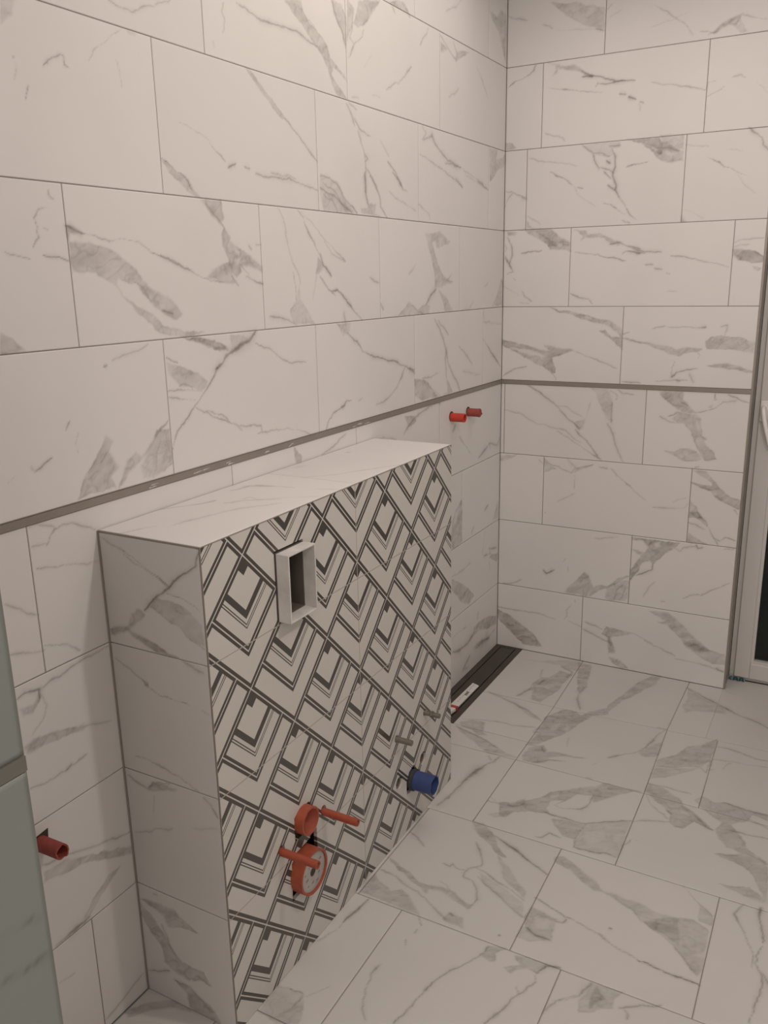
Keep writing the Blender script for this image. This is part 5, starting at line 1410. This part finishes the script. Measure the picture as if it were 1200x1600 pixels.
# ------------------------------------------------------------------ toilet connections
p = empty('waste_pipe_socket', (D, -1.957, 0.238))
tag(p, 'large orange waste pipe socket closed by a grey disc, lowest on the patterned front', 'pipe socket')
cy, cz, e = -1.960, 0.241, 0.032
mb = MB(); tube(mb, cy, cz, D - 0.038, D + e, 0.0565, 0.0515, n=64, depth=0.012)
mb.build('socket_ring', M['orange'], p, smooth=True)
mb = MB(); mb.lathe_x(cy, cz, [(D + e - 0.012, 0.0513), (D + e - 0.005, 0.0513), (D + e - 0.004, 0.048), (D + e - 0.0045, 0.012), (D + e - 0.012, 0.0105), (D + e - 0.012, 0.0)], n=48)
cap = mb.build('end_cap', M['cap'], p, smooth=True); tag(cap, 'grey disc with small printed marks')
mb = MB()
mb.lathe_x(cy - 0.002, cz + 0.002, [(D + e - 0.0042, 0.0), (D + e - 0.0036, 0.0105), (D + e - 0.0036, 0.0001)], n=24)
mb.build('centre_hole_shade', M['dark'], p)  # dark disc laid on the cap, painted as the hole's shade
pm = MB(); rnd = random.Random(8)
for k in range(11):
    a = k / 11 * 2 * math.pi; r = 0.028 + 0.008 * (k % 2)
    yy, zz = cy + r * math.cos(a), cz + r * math.sin(a); s = 0.0028 + 0.003 * rnd.random()
    pm.add([(D + e - 0.0037, yy - s, zz - s * .6), (D + e - 0.0037, yy + s, zz - s * .3), (D + e - 0.0037, yy + s * .7, zz + s * .7), (D + e - 0.0037, yy - s * .8, zz + s * .4)], [(0, 1, 2, 3)])
pm.build('printed_marks', M['print'], p)

p = empty('flush_pipe_socket', (D, -1.951, 0.374))
tag(p, 'open orange flush pipe socket just above the large grey-capped one', 'pipe socket')
mb = MB(); tube(mb, -1.955, 0.378, D - 0.038, D + 0.024, 0.0355, 0.0310, n=56, mi=0, mi_in=1, depth=0.030)
mb.build('socket_ring', [M['orange'], M['orange_in']], p, smooth=True)

lab = ['orange sleeved fixing rod at the right of the open orange socket', 'orange sleeved fixing rod at the left, in front of the grey-capped socket']
for (yy, zz), lb, ln in zip(RODS_T, lab, (0.102, 0.103)):
    p = empty('fixing_rod', (D, yy, zz)); tag(p, lb, 'fixing rod', 'orange sleeved fixing rods for the toilet')
    mb = MB(); tube(mb, yy, zz, D - 0.038, D + ln, 0.0098, 0.0068, n=28, depth=0.014, jag=0.0015, seed=int(-yy * 100))
    mb.build('protective_tube', M['orange_rod'], p, smooth=True)
    mb = MB(); mb.lathe_x(yy, zz, [(D + ln - 0.0136, 0.0060), (D + ln - 0.004, 0.0060), (D + ln - 0.003, 0.0)], n=20)
    mb.build('rod_core', M['zinc'], p, smooth=True)

# ------------------------------------------------------------------ bidet connections
def threaded(mb, yy, zz, x0, x1, r, pitch=0.0022):
    prof = [(x0, r)]; x = x0 + 0.002
    while x < x1 - 0.002:
        prof += [(x, r), (x + pitch * .5, r * 0.88)]; x += pitch
    prof += [(x1 - 0.001, r * .95), (x1, r * .75), (x1, 0.0)]
    return mb.lathe_x(yy, zz, prof, n=20)
lab = ['short grey threaded rod with a clip, nearest the far end of the patterned front', 'short plain grey threaded rod above left of the blue pipe']
for i, ((yy, zz), lb) in enumerate(zip(RODS_B, lab)):
    p = empty('threaded_rod', (D, yy, zz)); tag(p, lb, 'threaded rod', 'grey threaded rods for the bidet')
    mb = MB(); threaded(mb, yy, zz, D - 0.038, D + 0.052, 0.0088 if i else 0.0078); mb.build('rod_shaft', M['zinc'], p, smooth=True)
    if i == 0:
        mb = MB(); mb.lathe_x(yy, zz, [(D + 0.022, 0.0), (D + 0.022, 0.0105), (D + 0.029, 0.0105), (D + 0.029, 0.0)], n=6)
        mb.add([(D + 0.022, yy - 0.004, zz - 0.006), (D + 0.032, yy - 0.004, zz - 0.006), (D + 0.028, yy, zz - 0.019), (D + 0.022, yy + 0.004, zz - 0.006), (D + 0.032, yy + 0.004, zz - 0.006)],
               [(0, 1, 2), (3, 2, 4), (0, 2, 3), (1, 4, 2), (0, 3, 4, 1)])
        mb.build('clip', M['zinc'], p)

p = empty('drain_pipe', (D, BL[0], BL[1]))
tag(p, 'blue plastic drain pipe stub sticking out of the patterned front', 'drain pipe')
mb = MB(); tube(mb, BL[0], BL[1], D - 0.045, D + 0.076, 0.0295, 0.0262, n=48, mi=0, mi_in=0, jag=0.002, depth=0.05, seed=9)
mb.build('pipe_body', M['blue'], p, smooth=True)
mb = MB(); mb.lathe_x(BL[0], BL[1], [(D + 0.001, 0.0298), (D + 0.001, 0.0335), (D + 0.012, 0.0335), (D + 0.012, 0.0298)], n=40)
tag(mb.build('rubber_collar', M['rubber'], p, smooth=True), 'dark rubber collar')

lab = ['round wall socket fitting in the tile hole above the blue pipe', 'round wall socket fitting in the tile hole left of the blue pipe']
for (yy, zz), lb in zip(SOCK, lab):
    p = empty('water_connector', (D - 0.02, yy, zz)); tag(p, lb, 'pipe fitting', 'water fittings sunk in the tile holes')
    mb = MB(); tube(mb, yy, zz, D - 0.046, D - 0.005, 0.0180, 0.0120, n=32, depth=0.02)
    mb.build('fitting_ring', M['zinc'], p, smooth=True)
    mb = MB(); mb.lathe_x(yy, zz, [(D - 0.024, 0.0), (D - 0.024, 0.0118), (D - 0.012, 0.0118), (D - 0.012, 0.004), (D - 0.02, 0.0)], n=6)
    mb.build('brass_insert', M['brass'], p)

# ------------------------------------------------------------------ red pipe plugs on the long wall
def red_plug(yy, zz, ln, ro, label, m, jag, seed, tilt=(0, 0), hole=None):
    p = empty('pipe_plug', (0.0, yy, zz)); tag(p, label, 'pipe plug', 'red plastic pipe plugs in the long wall')
    mb = MB(); tube(mb, yy, zz, 0.0015, ln, ro, ro * 0.78, n=36, jag=jag, seed=seed, depth=ln * 0.6, tilt=tilt)
    mb.build('plug_body', m, p, smooth=True)
    if hole == 'square':
        q = [(yy - 0.020, zz - 0.019), (yy + 0.018, zz - 0.016), (yy + 0.022, zz + 0.021), (yy - 0.017, zz + 0.017)]
    else:
        q = circ(yy, zz + 0.003, ro * 1.16, 28)
    mb = MB(); k = len(q)
    mb.add([(0.0003, a, b) for a, b in q] + [(0.0014, a, b) for a, b in q], [tuple(range(k, 2 * k)), tuple(range(k - 1, -1, -1))] + [(i, (i + 1) % k, (i + 1) % k + k, i + k) for i in range(k)])
    mb.build('cutout_shade', M['dark'], p)  # thin dark plate on the wall, its colour imitates the shaded gap
    return p
red_plug(-0.508, 1.129, 0.056, 0.0165, 'bright red pipe plug below the metal strip, nearer the boxed half wall', M['red'], 0.0, 2, (0.0, 0.0))
p = red_plug(-0.352, 1.126, 0.056, 0.0160, 'dusty red pipe plug with broken rim, nearest the far corner', M['red_dusty'], 0.009, 5)
mb = MB(); mb.lathe_x(-0.352, 1.126, [(0.040, 0.0160), (0.050, 0.0172), (0.052, 0.0160)], n=30); mb.build('plug_rim', M['red_dusty'], p, smooth=True)
red_plug(-2.474, 0.556, 0.070, 0.0158, 'dusty red pipe plug low on the wall before the boxed half wall', M['red_dusty'], 0.007, 11, (-0.02, 0.05), 'square')

# ------------------------------------------------------------------ shower channel in the floor
dr = empty('shower_channel', (0.062, -0.38, 0.0))
tag(dr, 'dark metal linear shower channel in the floor along the long wall', 'shower drain')
y_a, y_b = -0.752, -0.003
mb = MB()
mb.box(0.0, 0.1235, y_a, y_b, -0.028, -0.012)
mb.box(0.0, 0.024, y_a, y_b, -0.012, 0.0008)
mb.box(0.098, 0.1235, y_a, y_b, -0.012, 0.0008)
mb.box(0.024, 0.098, y_a, y_a + 0.045, -0.012, 0.0008)
mb.box(0.024, 0.098, y_b - 0.014, y_b, -0.012, 0.0008)
mb.build('channel_frame', M['drain_frame'], dr, bevel=0.0008)
MB().box(0.0285, 0.0935, y_a + 0.050, y_b - 0.017, -0.0115, 0.0004).build('cover_plate', M['drain'], dr, bevel=0.0006)
mb = MB()
mb.box(0.0242, 0.0283, y_a + 0.046, y_b - 0.0145, -0.0118, -0.006)
mb.box(0.0937, 0.0978, y_a + 0.046, y_b - 0.0145, -0.0118, -0.006)
mb.build('drain_slot', M['slot'], dr)

lb = empty('paper_label', (0.076, -0.52, 0.0006))
tag(lb, 'narrow white printed paper label lying on the dark shower channel', 'label')
def strip(mb, pts, z0, z1):
    k = len(pts)
    mb.add([(a, b, z0) for a, b in pts] + [(a, b, z1) for a, b in pts], [tuple(range(k, 2 * k)), tuple(range(k - 1, -1, -1))] + [(i, (i + 1) % k, (i + 1) % k + k, i + k) for i in range(k)])
mb = MB(); strip(mb, [(0.055, -0.635), (0.090, -0.640), (0.092, -0.430), (0.060, -0.418)], 0.0006, 0.0045)
mb.build('label_sheet', M['paper'], lb)
mb = MB(); rnd = random.Random(3)
for k in range(26):
    yy = -0.60 + k * 0.0068; xx = 0.066 + rnd.uniform(0, 0.004)
    if 9 < k < 15: strip(mb, [(xx, yy), (xx + 0.014, yy - .001), (xx + 0.013, yy + 0.004), (xx + .001, yy + 0.004)], 0.0045, 0.0048)
    elif k % 2: strip(mb, [(xx, yy), (xx + 0.006, yy), (xx + 0.006, yy + 0.002), (xx, yy + 0.002)], 0.0045, 0.0048)
mb.build('print_marks', M['ink'], lb)
pk = empty('screw_packet', (0.07, -0.655, 0.0006))
tag(pk, 'small white packet with a red band lying on the near end of the shower channel', 'packet')
mb = MB(); strip(mb, [(0.040, -0.712), (0.088, -0.705), (0.098, -0.652), (0.046, -0.650)], 0.0010, 0.016)
mb.build('packet_body', M['paper'], pk, bevel=0.003)
mb = MB(); strip(mb, [(0.0412, -0.672), (0.0962, -0.668), (0.0985, -0.651), (0.0450, -0.649)], 0.0012, 0.0168)
tag(mb.build('red_band', M['paper_red'], pk), 'red printed band')

# pieces that belong to a part rather than to the whole thing
def under(child, part):
    child.parent = part
    child.matrix_parent_inverse = Matrix.Identity(4)
O = bpy.data.objects
under(O['printed_marks'], O['end_cap'])
under(O['centre_hole_shade'], O['end_cap'])
under(O['plug_rim'], O['plug_body.001'])
